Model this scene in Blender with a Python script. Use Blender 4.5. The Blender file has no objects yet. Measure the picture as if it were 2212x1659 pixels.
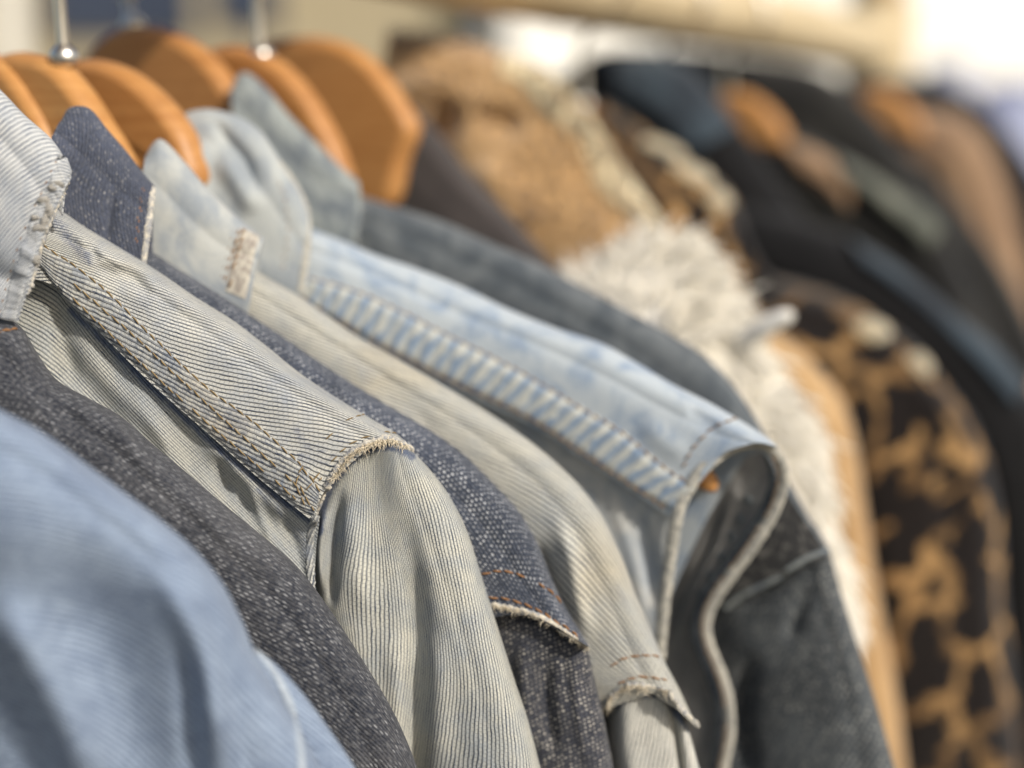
import bpy, math, random
import numpy as np
from mathutils import Vector, noise
from mathutils.bvhtree import BVHTree

random.seed(7); RNG = np.random.default_rng(7)
SC = bpy.context.scene
COL = SC.collection
R = math.radians

# ---------------------------------------------------------------- camera
EYE = Vector((0, 0, 1.5))
FPX = 3072.0                      # focal length in units of the 2212 px wide view
PITCH = math.atan((829.5 - 320) / FPX)
cam_d = bpy.data.cameras.new('camera'); cam = bpy.data.objects.new('camera', cam_d); COL.objects.link(cam)
cam.location = EYE
cam.rotation_euler = (R(90) - PITCH, 0, 0)
cam_d.sensor_width = 36; cam_d.lens = 36 * FPX / 2212
cam_d.clip_start = .01; cam_d.clip_end = 400
cam_d.dof.use_dof = True
cam_d.dof.focus_distance = .380
cam_d.dof.aperture_fstop = (cam_d.lens / 16.5)
cam_d.dof.aperture_blades = 0
SC.camera = cam

# ---------------------------------------------------------------- world, sun
SUN = Vector((.56, -.62, .60)).normalized()
w = bpy.data.worlds.new('World'); SC.world = w; w.use_nodes = True
nt = w.node_tree
sky = nt.nodes.new('ShaderNodeTexSky'); sky.sky_type = 'NISHITA'; sky.sun_disc = False
sky.sun_elevation = math.asin(SUN.z); sky.sun_rotation = math.atan2(SUN.x, SUN.y)
sky.air_density = 1.3; sky.dust_density = 3.0
bg = nt.nodes['Background']; nt.links.new(sky.outputs[0], bg.inputs[0]); bg.inputs[1].default_value = .115
sd = bpy.data.lights.new('sun', 'SUN'); sd.energy = 3.8; sd.angle = R(3.0); sd.color = (1, .935, .84)
so = bpy.data.objects.new('sun', sd); COL.objects.link(so); so.rotation_euler = SUN.to_track_quat('Z', 'Y').to_euler()
vs = SC.view_settings; vs.view_transform = 'Standard'; vs.look = 'None'; vs.gamma = 1; vs.exposure = -.04
vs.use_curve_mapping = False
SC.render.engine = 'CYCLES'
SC.cycles.use_denoising = True
SC.cycles.max_bounces = 8; SC.cycles.diffuse_bounces = 6

# ---------------------------------------------------------------- pixel -> point on a garment's plane
TH = R(30)
D = np.array([math.sin(TH), math.cos(TH), 0.0])     # the rail runs this way, every garment hangs across it
W = np.array([math.cos(TH), -math.sin(TH), 0.0])
E = np.array(EYE)
cp, sp = math.cos(PITCH), math.sin(PITCH)

SWING = 1
def rays(px, py):
    x = (np.asarray(px, float) - 1106) / FPX
    y = -(np.asarray(py, float) - 829.5) / FPX
    return np.stack([x, cp + y * sp, -sp + y * cp], -1)

def at(px, py, s):
    r = rays(px, py)
    s = np.asarray(s, float); x = (np.asarray(px, float) - 1106) / FPX      # the near garments swing a few degrees towards the aisle
    x = -.05 * np.log1p(np.exp(-x / .05))
    s = s + SWING * .16 * (x + .08) * np.clip((.60 - s) / .14, 0, 1)
    k = s / (r @ D)
    return E + r * np.asarray(k)[..., None]

def at_y(px, py, Y):
    r = rays(px, py)
    return E + r * (Y / r[..., 1])[..., None]

# ---------------------------------------------------------------- node helper
def srgb(r, g, b):
    f = lambda c: ((c / 255 + .055) / 1.055) ** 2.4 if c > 10 else c / 255 / 12.92
    return (f(r), f(g), f(b), 1)

class V:
    """a value socket with arithmetic"""
    def __init__(s, t, o): s.t = t; s.o = o
    def _m(s, op, *a):
        n = s.t.nodes.new('ShaderNodeMath'); n.operation = op
        for i, v in enumerate((s,) + a):
            if isinstance(v, V): s.t.links.new(v.o, n.inputs[i])
            else: n.inputs[i].default_value = v
        return V(s.t, n.outputs[0])
    def __add__(s, b): return s._m('ADD', b)
    __radd__ = __add__
    def __sub__(s, b): return s._m('SUBTRACT', b)
    def __rsub__(s, b): return (s * -1) + b
    def __mul__(s, b): return s._m('MULTIPLY', b)
    __rmul__ = __mul__
    def __truediv__(s, b): return s._m('DIVIDE', b)
    def fract(s): return s._m('FRACT')
    def floor(s): return s._m('FLOOR')
    def abs(s): return s._m('ABSOLUTE')
    def sin(s): return s._m('SINE')
    def pow(s, b): return s._m('POWER', b)
    def min(s, b): return s._m('MINIMUM', b)
    def max(s, b): return s._m('MAXIMUM', b)
    def step(s, a, b):
        n = s.t.nodes.new('ShaderNodeMapRange'); n.interpolation_type = 'SMOOTHSTEP'
        s.t.links.new(s.o, n.inputs[0]); n.inputs[1].default_value = a; n.inputs[2].default_value = b
        return V(s.t, n.outputs[0])

class Mat:
    def __init__(s, name, rough=.85, sheen=0.0, spec=.25):
        s.m = bpy.data.materials.new(name); s.m.use_nodes = True; s.t = s.m.node_tree
        s.b = s.t.nodes['Principled BSDF']; s.b.inputs['Roughness'].default_value = rough
        s.b.inputs['Specular IOR Level'].default_value = spec
        if sheen:
            s.b.inputs['Sheen Weight'].default_value = sheen; s.b.inputs['Sheen Roughness'].default_value = .5
    def coord(s, which='UV'):
        n = s.t.nodes.new('ShaderNodeTexCoord'); return n.outputs[which]
    def sep(s, o):
        n = s.t.nodes.new('ShaderNodeSeparateXYZ'); s.t.links.new(o, n.inputs[0])
        return V(s.t, n.outputs[0]), V(s.t, n.outputs[1]), V(s.t, n.outputs[2])
    def comb(s, x, y, z=0.0):
        n = s.t.nodes.new('ShaderNodeCombineXYZ')
        for i, v in enumerate((x, y, z)):
            if isinstance(v, V): s.t.links.new(v.o, n.inputs[i])
            else: n.inputs[i].default_value = v
        return n.outputs[0]
    def noise(s, vec, scale, detail=3, rough=.5, dist=0):
        n = s.t.nodes.new('ShaderNodeTexNoise'); s.t.links.new(vec, n.inputs['Vector'])
        n.inputs['Scale'].default_value = scale; n.inputs['Detail'].default_value = detail
        n.inputs['Roughness'].default_value = rough; n.inputs['Distortion'].default_value = dist
        return V(s.t, n.outputs[0])
    def white(s, vec):
        n = s.t.nodes.new('ShaderNodeTexWhiteNoise'); s.t.links.new(vec, n.inputs['Vector']); return V(s.t, n.outputs[0])
    def voro(s, vec, scale, feature='F1', rand=1.0):
        n = s.t.nodes.new('ShaderNodeTexVoronoi'); n.feature = feature; s.t.links.new(vec, n.inputs['Vector'])
        n.inputs['Scale'].default_value = scale; n.inputs['Randomness'].default_value = rand
        return V(s.t, n.outputs[0])
    def mix(s, f, a, b):
        n = s.t.nodes.new('ShaderNodeMix'); n.data_type = 'RGBA'
        if isinstance(f, V): s.t.links.new(f.o, n.inputs[0])
        else: n.inputs[0].default_value = f
        for i, v in ((6, a), (7, b)):
            if isinstance(v, tuple): n.inputs[i].default_value = v
            else: s.t.links.new(v, n.inputs[i])
        return n.outputs[2]
    def color(s, o):
        if isinstance(o, tuple): s.b.inputs['Base Color'].default_value = o
        else: s.t.links.new(o, s.b.inputs['Base Color'])
    def bump(s, h, dist, strength=1.0):
        n = s.t.nodes.new('ShaderNodeBump'); n.inputs['Strength'].default_value = strength
        n.inputs['Distance'].default_value = dist
        s.t.links.new(h.o, n.inputs['Height']); s.t.links.new(n.outputs[0], s.b.inputs['Normal'])

def twill(name, light, dark, p=.001, ang=-28, duty=.36, wash=.35, washcol=None, washscale=40, soft=.20, dirt=None, worn=0.0):
    """light washed denim: pale warp cords with dark grooves between them"""
    M = Mat(name, .9, .15, .15); uv = M.coord()
    u, v, _ = M.sep(uv)
    wob = M.noise(uv, 55, 2) - .5
    wob2 = M.noise(uv, 420, 2) - .5
    ca, sa = math.cos(R(ang)), math.sin(R(ang))
    a = (v * ca - u * sa) / p + wob * 1.1 + wob2 * .45      # across the cords
    b = (u * ca + v * sa) / (p * 1.25)                    # along the cords
    row = a.floor()
    f = (a.fract() - .5).abs() * 2                        # 0 on the cord, 1 in the groove
    q = (b + row * .43)
    seg = (q.fract() - .5).abs() * 2                      # notch between two floats of the cord
    rnd = M.white(M.comb(row, q.floor(), 3.0))
    groove = f.step(1 - duty - soft, 1 - duty + soft)
    notch = seg.step(.62, 1.0) * .32
    rough_f = M.noise(uv, 1500, 2)
    slub = M.noise(M.comb(a * .55, b * .12, 7.0), 1.0, 2).step(.30, .70)
    dk = (groove * (.56 + rnd * .48) + notch * (1 - groove)) * (.62 + rough_f * .45) * (.62 + slub * .55)
    patch = M.noise(uv, washscale, 4, .6, .6)
    patch_f = patch.step(.42, .72)
    base = M.mix(patch_f * wash, light, washcol or dark)
    base = M.mix(M.noise(uv, washscale * 3.5, 3, .6).step(.4, .7) * (wash * .6), base, washcol or dark)
    base = M.mix(rnd * .25, base, (min(1, light[0] * 1.25), min(1, light[1] * 1.24), min(1, light[2] * 1.2), 1))
    if dirt:
        base = M.mix(M.noise(uv, 25, 3).step(.5, .7) * .5, base, dirt)
    at_ = M.t.nodes.new('ShaderNodeAttribute'); at_.attribute_name = 'indigo'
    iv = V(M.t, at_.outputs['Fac']) * (.1 + M.noise(uv, 420, 4, .75) * 1.8)
    base = M.mix(iv.step(.35, 1.0) * .8, base, srgb(62, 80, 116))
    if worn:
        dk = dk * (1 - M.noise(uv, 60, 3).step(.45, .65) * worn)
    M.color(M.mix(dk.min(1.0), base, dark))
    h = (1 - groove) * (1 - notch * .8) + rough_f * .25
    M.bump(h, .00035, .9)
    return M.m

def dotted(name, base, dots, p=.0011, ang=10, ln=1.35, size=(.42, .45), amount=.75, wash=.3, washcol=None, streak=.3, basevar=.5):
    """dark denim: navy cords with pale weft picks showing as rows of little dashes"""
    M = Mat(name, .9, .12, .15); uv = M.coord()
    u, v, _ = M.sep(uv)
    wob = M.noise(uv, 60, 2) - .5; wob2 = M.noise(uv, 500, 2) - .5
    ca, sa = math.cos(R(ang)), math.sin(R(ang))
    a = (v * ca - u * sa) / p + wob * 1.2 + wob2 * .45
    b = (u * ca + v * sa) / (p * ln) + wob2 * .5
    row = a.floor()
    q = b + row * .37 + M.white(M.comb(row, 1.0, 0.0)) * .25
    rnd = M.white(M.comb(row, q.floor(), 5.0))
    fa = (a.fract() - .5).abs() * 2; fb = (q.fract() - .5).abs() * 2
    dd = (fa / size[0]).pow(2) + (fb / size[1]).pow(2)
    dot = 1 - dd.step(.55, 1.35)
    big = M.noise(uv, 70, 3).step(.32, .62)
    rn2 = M.white(M.comb(q.floor(), row, 9.0))
    val = dot * rnd.step(1 - amount - .25, 1 - amount + .25) * (.18 + rn2 * .72) * (.35 + big * .75)
    st = M.noise(M.comb(a * .9, b * .25), 2.2, 2).step(.5, .85) * streak
    vary = M.noise(uv, 900, 3)
    bc = M.mix(vary.step(.35, .75) * basevar, base, washcol or dots)
    bc = M.mix(M.noise(uv, 35, 4).step(.45, .7) * wash, bc, washcol or dots)
    gr = fa.step(.55, 1.0) * .45  # groove shading painted into the colour between cords
    bc = M.mix(gr, bc, (base[0] * .45, base[1] * .45, base[2] * .5, 1))
    M.color(M.mix((val + st).min(1.0), bc, dots))
    M.bump(dot + vary * .5 + (1 - fa) * .4, .0003, .9)
    return M.m

def cloth(name, c1, c2, scale=60, fine=900, rough=.9, sheen=.2, bump=.0002, contrast=(.35, .65)):
    M = Mat(name, rough, sheen, .2); uv = M.coord()
    n = M.noise(uv, scale, 5, .6, .4).step(*contrast)
    f = M.noise(uv, fine, 3)
    M.color(M.mix(n * .8 + f.step(.3, .7) * .2, c1, c2)); M.bump(f, bump, .8)
    return M.m

def plain(name, c, rough=.6, metal=0, spec=.4):
    M = Mat(name, rough, 0, spec); M.color(c); M.b.inputs['Metallic'].default_value = metal
    ob = M.coord('Object'); f = M.noise(ob, 300, 3)
    M.color(M.mix(f.step(.3, .7) * .3, c, (c[0] * .75, c[1] * .75, c[2] * .75, 1)))
    return M.m

# ---------------------------------------------------------------- scene helpers
def thing(name, label, cat, loc=(0, 0, 0), group=None):
    o = bpy.data.objects.new(name, None); COL.objects.link(o); o.empty_display_size = .02
    o.location = loc; o['label'] = label; o['category'] = cat
    if group: o['group'] = group
    return o

def link(name, me, mat, parent, label=None):
    o = bpy.data.objects.new(name, me); COL.objects.link(o)
    if mat: me.materials.append(mat)
    if parent is not None:
        o.parent = parent; o.matrix_parent_inverse.identity()
        me.transform(__import__('mathutils').Matrix.Translation(-Vector(parent.location)))
    if label: o['label'] = label
    for p in me.polygons: p.use_smooth = True
    return o

def cr(P, n, dist='arc', qs=None):
    """resample a polyline along a centripetal-like Catmull-Rom curve"""
    P = np.asarray(P, float)
    if len(P) == 2: P = np.array([P[0], (P[0] + P[1]) / 2, P[1]])
    Q = np.vstack([2 * P[0] - P[1], P, 2 * P[-1] - P[-2]])
    out = []
    for i in range(1, len(Q) - 2):
        t = np.linspace(0, 1, 24, endpoint=False)[:, None]
        a, b, c, d = Q[i - 1], Q[i], Q[i + 1], Q[i + 2]
        out.append(.5 * (2 * b + (c - a) * t + (2 * a - 5 * b + 4 * c - d) * t**2 + (-a + 3 * b - 3 * c + d) * t**3))
    out.append(P[-1:]); C = np.vstack(out)
    L = np.r_[0, np.cumsum(np.linalg.norm(np.diff(C[:, :2], axis=0), axis=1))]
    T = np.linspace(0, L[-1], n) if qs is None else np.asarray(qs) * L[-1]
    return np.stack([np.interp(T, L, C[:, k]) for k in range(C.shape[1])], 1)

def interp_rows(A, x, xs):
    """Catmull-Rom across rows. A: rows x n x k, x: row parameters, xs: wanted"""
    out = []
    K = len(A)
    for q in xs:
        i = min(max(np.searchsorted(x, q, side='right') - 1, 0), K - 2)
        t = (q - x[i]) / (x[i + 1] - x[i])
        b, c = A[i], A[i + 1]
        a = A[i - 1] if i > 0 else 2 * b - c
        d = A[i + 2] if i < K - 2 else 2 * c - b
        out.append(.5 * (2 * b + (c - a) * t + (2 * a - 5 * b + 4 * c - d) * t**2 + (-a + 3 * b - 3 * c + d) * t**3))
    return np.array(out)

def poly_dist(px, py, poly):
    P = cr(poly, 60); best = np.full(px.shape, 1e9); par = np.zeros(px.shape)
    for i in range(len(P) - 1):
        a, b = P[i], P[i + 1]; ab = b - a; L = ab @ ab + 1e-9
        t = np.clip(((px - a[0]) * ab[0] + (py - a[1]) * ab[1]) / L, 0, 1)
        dd = np.hypot(px - a[0] - t * ab[0], py - a[1] - t * ab[1]); par = np.where(dd < best, (i + t) / (len(P) - 1), par); best = np.minimum(best, dd)
    return best, par

def grid_mesh(name, P, uv=None, wrap=False):
    m, n = P.shape[:2]
    me = bpy.data.meshes.new(name)
    idx = np.arange(m * n).reshape(m, n)
    a, b, c, d = idx[:-1, :-1], idx[:-1, 1:], idx[1:, 1:], idx[1:, :-1]
    F = np.stack([a, b, c, d], -1).reshape(-1, 4)
    me.from_pydata(P.reshape(-1, 3).tolist(), [], F.tolist())
    if uv is None:
        du = np.linalg.norm(np.diff(P, axis=1), axis=2).mean(0); dv = np.linalg.norm(np.diff(P, axis=0), axis=2).mean(1)
        U = np.r_[0, np.cumsum(du)]; Vv = np.r_[0, np.cumsum(dv)]
        uv = np.stack(np.meshgrid(U, Vv), -1)
    uf = uv.reshape(-1, 2)
    l = me.uv_layers.new(name='UVMap')
    vi = np.empty(len(me.loops), int); me.loops.foreach_get('vertex_index', vi)
    l.data.foreach_set('uv', uf[vi].ravel())
    me.update(); me['grid'] = [m, n]
    return me

BVH = {}
def register(key, me, off=Vector((0, 0, 0))):
    vs_ = [v.co + off for v in me.vertices]; fs = [tuple(p.vertices) for p in me.polygons]
    BVH.setdefault(key, []).append(BVHTree.FromPolygons(vs_, fs))

def hit(key, px, py):
    """the point of a garment seen at (px,py) from the eye, and its normal turned to the eye"""
    r = Vector(rays(px, py)).normalized(); best = None
    for b in BVH[key]:
        p, n, i, dd = b.ray_cast(EYE, r)
        if p is not None and (best is None or dd < best[2]):
            best = (p, n if n.dot(r) < 0 else -n, dd)
    return best

def sheet(key, name, parent, mat, s, rows, ts, folds=(), n=150, m=70, round0=True, back=.012, backlen=.10,
          wrinkle=.0006, wscale=28, drop_rows=0, drop_cols=0, thick=0, seed=0, label=None, tint=()):
    rows_r = []
    for r_, t_ in zip(rows, ts):
        r_ = np.asarray(r_, float)
        c = cr(r_, n)
        tt = np.interp(np.linspace(0, 1, n), np.linspace(0, 1, len(t_)), t_) if hasattr(t_, '__len__') else np.full(n, t_)
        rows_r.append(np.c_[c, tt])
    A = np.array(rows_r); K = len(A)
    q = np.linspace(0, 1, m); x = np.arange(K)
    qs = (K - 1) * np.where(q < .35, q**2 / .7, q - .35 / 2) / (1 - .175)
    qs = np.clip(qs, 0, K - 1)
    G = interp_rows(A, x, qs)
    if round0:
        t1 = A[1][:, 2]; t0 = A[0][:, 2]
        for i, qq in enumerate(qs):
            if qq < 1: G[i, :, 2] = t0 + (t1 - t0) * math.sqrt(max(0, 1 - (1 - qq)**2))
    px, py, t = G[..., 0], G[..., 1], G[..., 2].copy()
    ind = np.zeros(t.shape)
    for poly, wd, amp in tint:
        dd_, pr_ = poly_dist(px, py, poly); ind = np.maximum(ind, amp * np.exp(-(dd_ / wd)**2))
    fade = np.clip(qs / .35, 0, 1)[:, None] if round0 else 1.0
    for f in folds:
        poly, wd, amp = f[:3]
        dd_, pr_ = poly_dist(px, py, poly)
        tp = np.clip(np.minimum(pr_, 1 - pr_) / .3, 0, 1); tp = tp * tp * (3 - 2 * tp)
        t += amp * np.exp(-(dd_ / wd)**2) * (fade if len(f) < 4 else 1) * (tp if len(f) < 5 else 1)
    P = at(px, py, s - t)
    if wrinkle:
        off = seed * 13.7
        Wn = np.empty(t.shape)
        for i in range(t.shape[0]):
            for j in range(t.shape[1]):
                p = P[i, j]
                Wn[i, j] = noise.noise(Vector((p[0] * wscale + off, p[1] * wscale, p[2] * wscale))) + \
                    .45 * noise.noise(Vector((p[0] * wscale * 2.7, p[1] * wscale * 2.7 + off, p[2] * wscale * 2.7)))
        t = t + wrinkle * Wn * fade
        P = at(px, py, s - t)
    if back:
        ray = P[0] - E; ray /= np.linalg.norm(ray, axis=1)[:, None]
        kk = min(m - 1, m // 2); inw = at(px[kk], py[kk], s) - at(px[0], py[0], s)
        inw = inw / (np.linalg.norm(inw, axis=1)[:, None] + 1e-9) + np.array([0, 0, -.35]); inw /= np.linalg.norm(inw, axis=1)[:, None] + 1e-9
        B = []
        for k, ph in enumerate(np.linspace(0, math.pi / 2, 7)[1:]):
            B.append(P[0] + ray * back * math.sin(ph) + inw * back * (1 - math.cos(ph)))
        for k in (.2, .5, 1.0):
            B.append(B[5] + (inw * .5 + np.array([0, 0, -.6])) * backlen * k)
        P = np.concatenate([np.array(B[::-1]), P])
    if drop_rows:
        P = np.concatenate([P, np.array([P[-1] - np.array([0, 0, drop_rows * k]) for k in (.25, .5, 1)])])
    if drop_cols:
        P = np.concatenate([P, np.stack([P[:, -1] - np.array([0, 0, drop_cols * k]) for k in (.25, .5, 1)], 1)], 1)
    me = grid_mesh(name, P)
    full = np.zeros(P.shape[:2]); r0_ = 9 if back else 0
    full[r0_:r0_ + ind.shape[0], :ind.shape[1]] = ind
    me.attributes.new('indigo', 'FLOAT', 'POINT').data.foreach_set('value', full.ravel())
    register(key, me)
    o = link(name, me, mat, parent, label)
    if thick:
        sm = o.modifiers.new('thickness', 'SOLIDIFY'); sm.thickness = thick; sm.offset = 0
        bv = o.modifiers.new('soft_edge', 'BEVEL'); bv.width = thick * .35; bv.segments = 2; bv.limit_method = 'ANGLE'
    return o

def tube_mesh(name, P, rad, sides=8, flat=1.0, nrm=None, vary=0, uvscale=1):
    P = np.asarray(P, float); n = len(P)
    T = np.gradient(P, axis=0); T /= np.linalg.norm(T, axis=1)[:, None] + 1e-12
    if nrm is None: nrm = np.tile(-D, (n, 1))
    nrm = np.asarray(nrm, float); B = np.cross(T, nrm); B /= np.linalg.norm(B, axis=1)[:, None] + 1e-12
    N = np.cross(B, T)
    rad = np.broadcast_to(np.asarray(rad, float), (n,)).copy()
    if vary: rad *= 1 + vary * RNG.standard_normal(n)
    ph = np.linspace(0, 2 * math.pi, sides + 1)
    G = P[:, None] + rad[:, None, None] * (np.cos(ph)[None, :, None] * B[:, None] + flat * np.sin(ph)[None, :, None] * N[:, None])
    return grid_mesh(name, G.transpose(1, 0, 2))

def on_surface(key, path, step_px=3, lift=.0003):
    L = np.linalg.norm(np.diff(np.asarray(path, float), axis=0), axis=1).sum()
    C = cr(path, max(4, int(L / step_px))); P, Nn = [], []
    for c in C:
        h = hit(key, c[0], c[1])
        if h: P.append(h[0] + h[1] * lift); Nn.append(h[1])
    return np.array(P), np.array(Nn)

def smooth(P, k=3):
    P = P.copy()
    for _ in range(k): P[1:-1] = (P[:-2] + 2 * P[1:-1] + P[2:]) / 4
    return P

def stitches(key, name, parent, mat, paths, length=.0026, gap=.0007, rad=.00028, jitter=.00012, lift=.0003, skip=.04):
    """one row of sewing thread: little capsules lying on the cloth along each path"""
    verts, faces = [], []; rad *= .78
    for path in paths:
        P, Nn = on_surface(key, path, 3, lift)
        if len(P) < 3: continue
        P = smooth(P, 2); L = np.r_[0, np.cumsum(np.linalg.norm(np.diff(P, axis=0), axis=1))]
        x = 0
        while x < L[-1] - length * .5:
            ln = length * random.uniform(.85, 1.12)
            if random.random() > skip:
                ss = np.linspace(x, min(x + ln, L[-1]), 6)
                pts = np.stack([np.interp(ss, L, P[:, k]) for k in range(3)], 1)
                nn = np.stack([np.interp(ss, L, Nn[:, k]) for k in range(3)], 1)
                nn /= np.linalg.norm(nn, axis=1)[:, None]
                T = pts[-1] - pts[0]; T /= np.linalg.norm(T) + 1e-12
                side = np.cross(T, nn[0]); tw = np.linspace(-1, 1, 6)[:, None] * rad * .7
                pts = pts + side * tw + side * random.uniform(-jitter, jitter)
                prof = np.array([.35, .85, 1, 1, .85, .35]); dip = np.array([-1, .1, .6, .6, .1, -1]) * rad * .8
                b0 = len(verts)
                for k in range(6):
                    for a in range(6):
                        an = a * math.pi / 3
                        verts.append(pts[k] + nn[k] * dip[k] + prof[k] * rad * (math.cos(an) * side + math.sin(an) * nn[k]))
                for k in range(5):
                    for a in range(6):
                        faces.append((b0 + k * 6 + a, b0 + k * 6 + (a + 1) % 6, b0 + (k + 1) * 6 + (a + 1) % 6, b0 + (k + 1) * 6 + a))
            x += ln + gap
    me = bpy.data.meshes.new(name); me.from_pydata([tuple(v) for v in verts], [], faces); me.update()
    me.uv_layers.new(name='UVMap')
    return link(name, me, mat, parent)

def ribbon(key, name, parent, mat, up, lo, height=.0011, n=None, m=11, pucker=.0004, period=.004, lift=.0002, edge=.25, slant=.0):
    """a raised felled-seam band lying on the cloth between two picture curves"""
    Lp = np.linalg.norm(np.diff(np.asarray(up, float), axis=0), axis=1).sum()
    n = n or int(Lp / 3.5)
    A = cr(up, n); B = cr(lo, n); G = np.zeros((m, n, 3)); Nn = np.zeros((m, n, 3))
    for i in range(m):
        k = i / (m - 1)
        last = None
        for j in range(n):
            h = hit(key, *(A[j] * (1 - k) + B[j] * k))
            if h: last = (np.array(h[0]), np.array(h[1]))
            if last is None: last = (at(*(A[j] * (1 - k) + B[j] * k), .3), -D)
            G[i, j], Nn[i, j] = last
    U = np.r_[0, np.cumsum(np.linalg.norm(np.diff(G[m // 2], axis=0), axis=1))]
    wv = np.linspace(0, 1, m)
    prof = np.clip(np.minimum(wv, 1 - wv) / edge, 0, 1)**.5
    off = RNG.uniform(-.6, .6, n); off = np.convolve(off, np.ones(9) / 9, 'same')
    for i in range(m):
        hgt = -.0006 + (height + .0006) * prof[i] + pucker * prof[i] * np.sin(2 * math.pi * (U / period + off * 1.5 + slant * wv[i]))
        G[i] += Nn[i] * (hgt + lift)[:, None]
    Vw = np.linalg.norm(G[-1] - G[0], axis=1).mean() * wv
    uv = np.stack(np.meshgrid(U, Vw), -1)
    me = grid_mesh(name, G, uv); register(key, me)
    return link(name, me, mat, parent)

def edge_roll(key, name, parent, mat, path, rad, lift=0, s=None, flat=.8, vary=.08, sides=10, t=0):
    """a rolled hem: an irregular cord of cloth along a picture curve"""
    L = np.linalg.norm(np.diff(np.asarray(path, float)[:, :2], axis=0), axis=1).sum()
    if s is None: P, Nn = on_surface(key, path, 3, lift)
    else:
        C = cr(path, int(L / 3)); ss = s - (C[:, 2] if C.shape[1] > 2 else t); P = at(C[:, 0], C[:, 1], ss); Nn = None
    P = smooth(P, 3)
    me = tube_mesh(name, P, rad, sides, flat, Nn, vary); register(key, me)
    return link(name, me, mat, parent)

def fray(key, name, parent, mat, path, count, length, rad=.00011, s=None, t=0, spread=1.0, dirpx=None):
    """loose cut threads along an edge"""
    L = np.linalg.norm(np.diff(np.asarray(path, float), axis=0), axis=1).sum()
    if s is None: P, _ = on_surface(key, path, 3, .0002)
    else: C = cr(path, int(L / 3)); P = at(C[:, 0], C[:, 1], s - t)
    verts, faces = [], []
    for k in range(count):
        i = random.randrange(len(P) - 1); p = P[i] + (P[i + 1] - P[i]) * random.random()
        dr = np.array(dirpx, float) if dirpx is not None else np.array([0, 0, -1.])
        dr = dr + RNG.normal(0, .55 * spread, 3); dr /= np.linalg.norm(dr)
        ln = length * random.uniform(.3, 1.2); curl = RNG.normal(0, .5, 3)
        pts = [p + RNG.normal(0, .0003, 3) + dr * ln * q + curl * ln * q * q * .5 for q in (0, .35, .7, 1)]
        sd_ = np.cross(dr, [0, 1, 0]); sd_ /= np.linalg.norm(sd_) + 1e-9; up_ = np.cross(dr, sd_)
        b0 = len(verts)
        for q, pp in enumerate(pts):
            rr = rad * (1, .9, .7, .3)[q]
            for a in range(4):
                an = a * math.pi / 2; verts.append(pp + rr * (math.cos(an) * sd_ + math.sin(an) * up_))
        for q in range(3):
            for a in range(4):
                faces.append((b0 + q * 4 + a, b0 + q * 4 + (a + 1) % 4, b0 + (q + 1) * 4 + (a + 1) % 4, b0 + (q + 1) * 4 + a))
    me = bpy.data.meshes.new(name); me.from_pydata([tuple(v) for v in verts], [], faces); me.update(); me.uv_layers.new(name='UVMap')
    o = link(name, me, mat, parent)
    return o

# ================================================================ materials
TH_GOLD = plain('gold thread', srgb(138, 118, 84), .85); TH_ORANGE = plain('orange thread', srgb(150, 108, 68), .85)
TH_BROWN = plain('brown thread', srgb(134, 106, 78), .8)
FIBRE = plain('cut cotton fibre', srgb(226, 214, 190), .95)

M_A = twill('pale blue denim', srgb(150, 166, 188), srgb(78, 92, 118), .0016, -30, .4, .6, srgb(104, 120, 146), 90)
M_B = dotted('charcoal denim', srgb(44, 48, 58), srgb(150, 152, 156), .00085, -22, 2.4, (.6, .6), .50, .35, srgb(98, 98, 100), .60, .6)
M_C = twill('stone washed denim', srgb(196, 195, 187), srgb(44, 57, 80), .00095, -20, .33, .42, srgb(122, 138, 162), 34, .22)
M_C2 = twill('stone washed denim front', srgb(176, 176, 168), srgb(40, 53, 74), .00108, 8, .40, .45, srgb(124, 140, 160), 30, .18)
M_C3 = twill('stone washed denim sleeve', srgb(194, 193, 182), srgb(46, 61, 84), .00093, 9, .36, .5, srgb(122, 138, 158), 34, .22)
M_CS = twill('puckered seam denim', srgb(180, 180, 174), srgb(40, 52, 74), .00118, -16, .46, .6, srgb(92, 108, 132), 120, .2, srgb(176, 164, 140))
M_CC = twill('worn collar denim', srgb(200, 202, 202), srgb(78, 90, 114), .00092, -62, .34, .55, srgb(142, 154, 172), 60, .2)
M_D = dotted('dark blue denim', srgb(54, 60, 72), srgb(182, 185, 190), .00092, 3, 1.7, (.66, .6), .80, .35, srgb(92, 100, 118), .16, .3)
M_D2 = dotted('dark blue denim sleeve', srgb(48, 51, 60), srgb(205, 200, 190), .00108, 62, 1.5, (.55, .55), .66, .35, srgb(96, 98, 108), .2, .3)
M_E = twill('pale washed denim', srgb(193, 191, 180), srgb(46, 58, 80), .00118, -14, .34, .40, srgb(134, 148, 164), 30, .18, srgb(196, 184, 156))
M_E2 = twill('pale washed denim sleeve', srgb(212, 210, 200), srgb(50, 62, 82), .00115, 16, .38, .25, srgb(140, 148, 156), 30, .2)
M_F = cloth('acid washed denim', srgb(182, 190, 195), srgb(122, 142, 168), 90, 1400, contrast=(.40, .75))
M_F2 = cloth('shaded denim front', srgb(184, 184, 180), srgb(142, 150, 158), 90, 1400)
M_FI = cloth('denim inside', srgb(168, 164, 158), srgb(122, 122, 122), 60, 1200)
M_FB = cloth('cream binding', srgb(196, 192, 180), srgb(138, 138, 134), 420, 1500)
M_FB2 = cloth('pale seam cloth', srgb(176, 186, 196), srgb(150, 160, 172), 300, 1500)
M_G = cloth('slate grey denim', srgb(106, 111, 114), srgb(70, 77, 84), 90, 1100)
M_GC = cloth('faded grey collar', srgb(146, 152, 150), srgb(98, 106, 114), 110, 1100)
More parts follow.
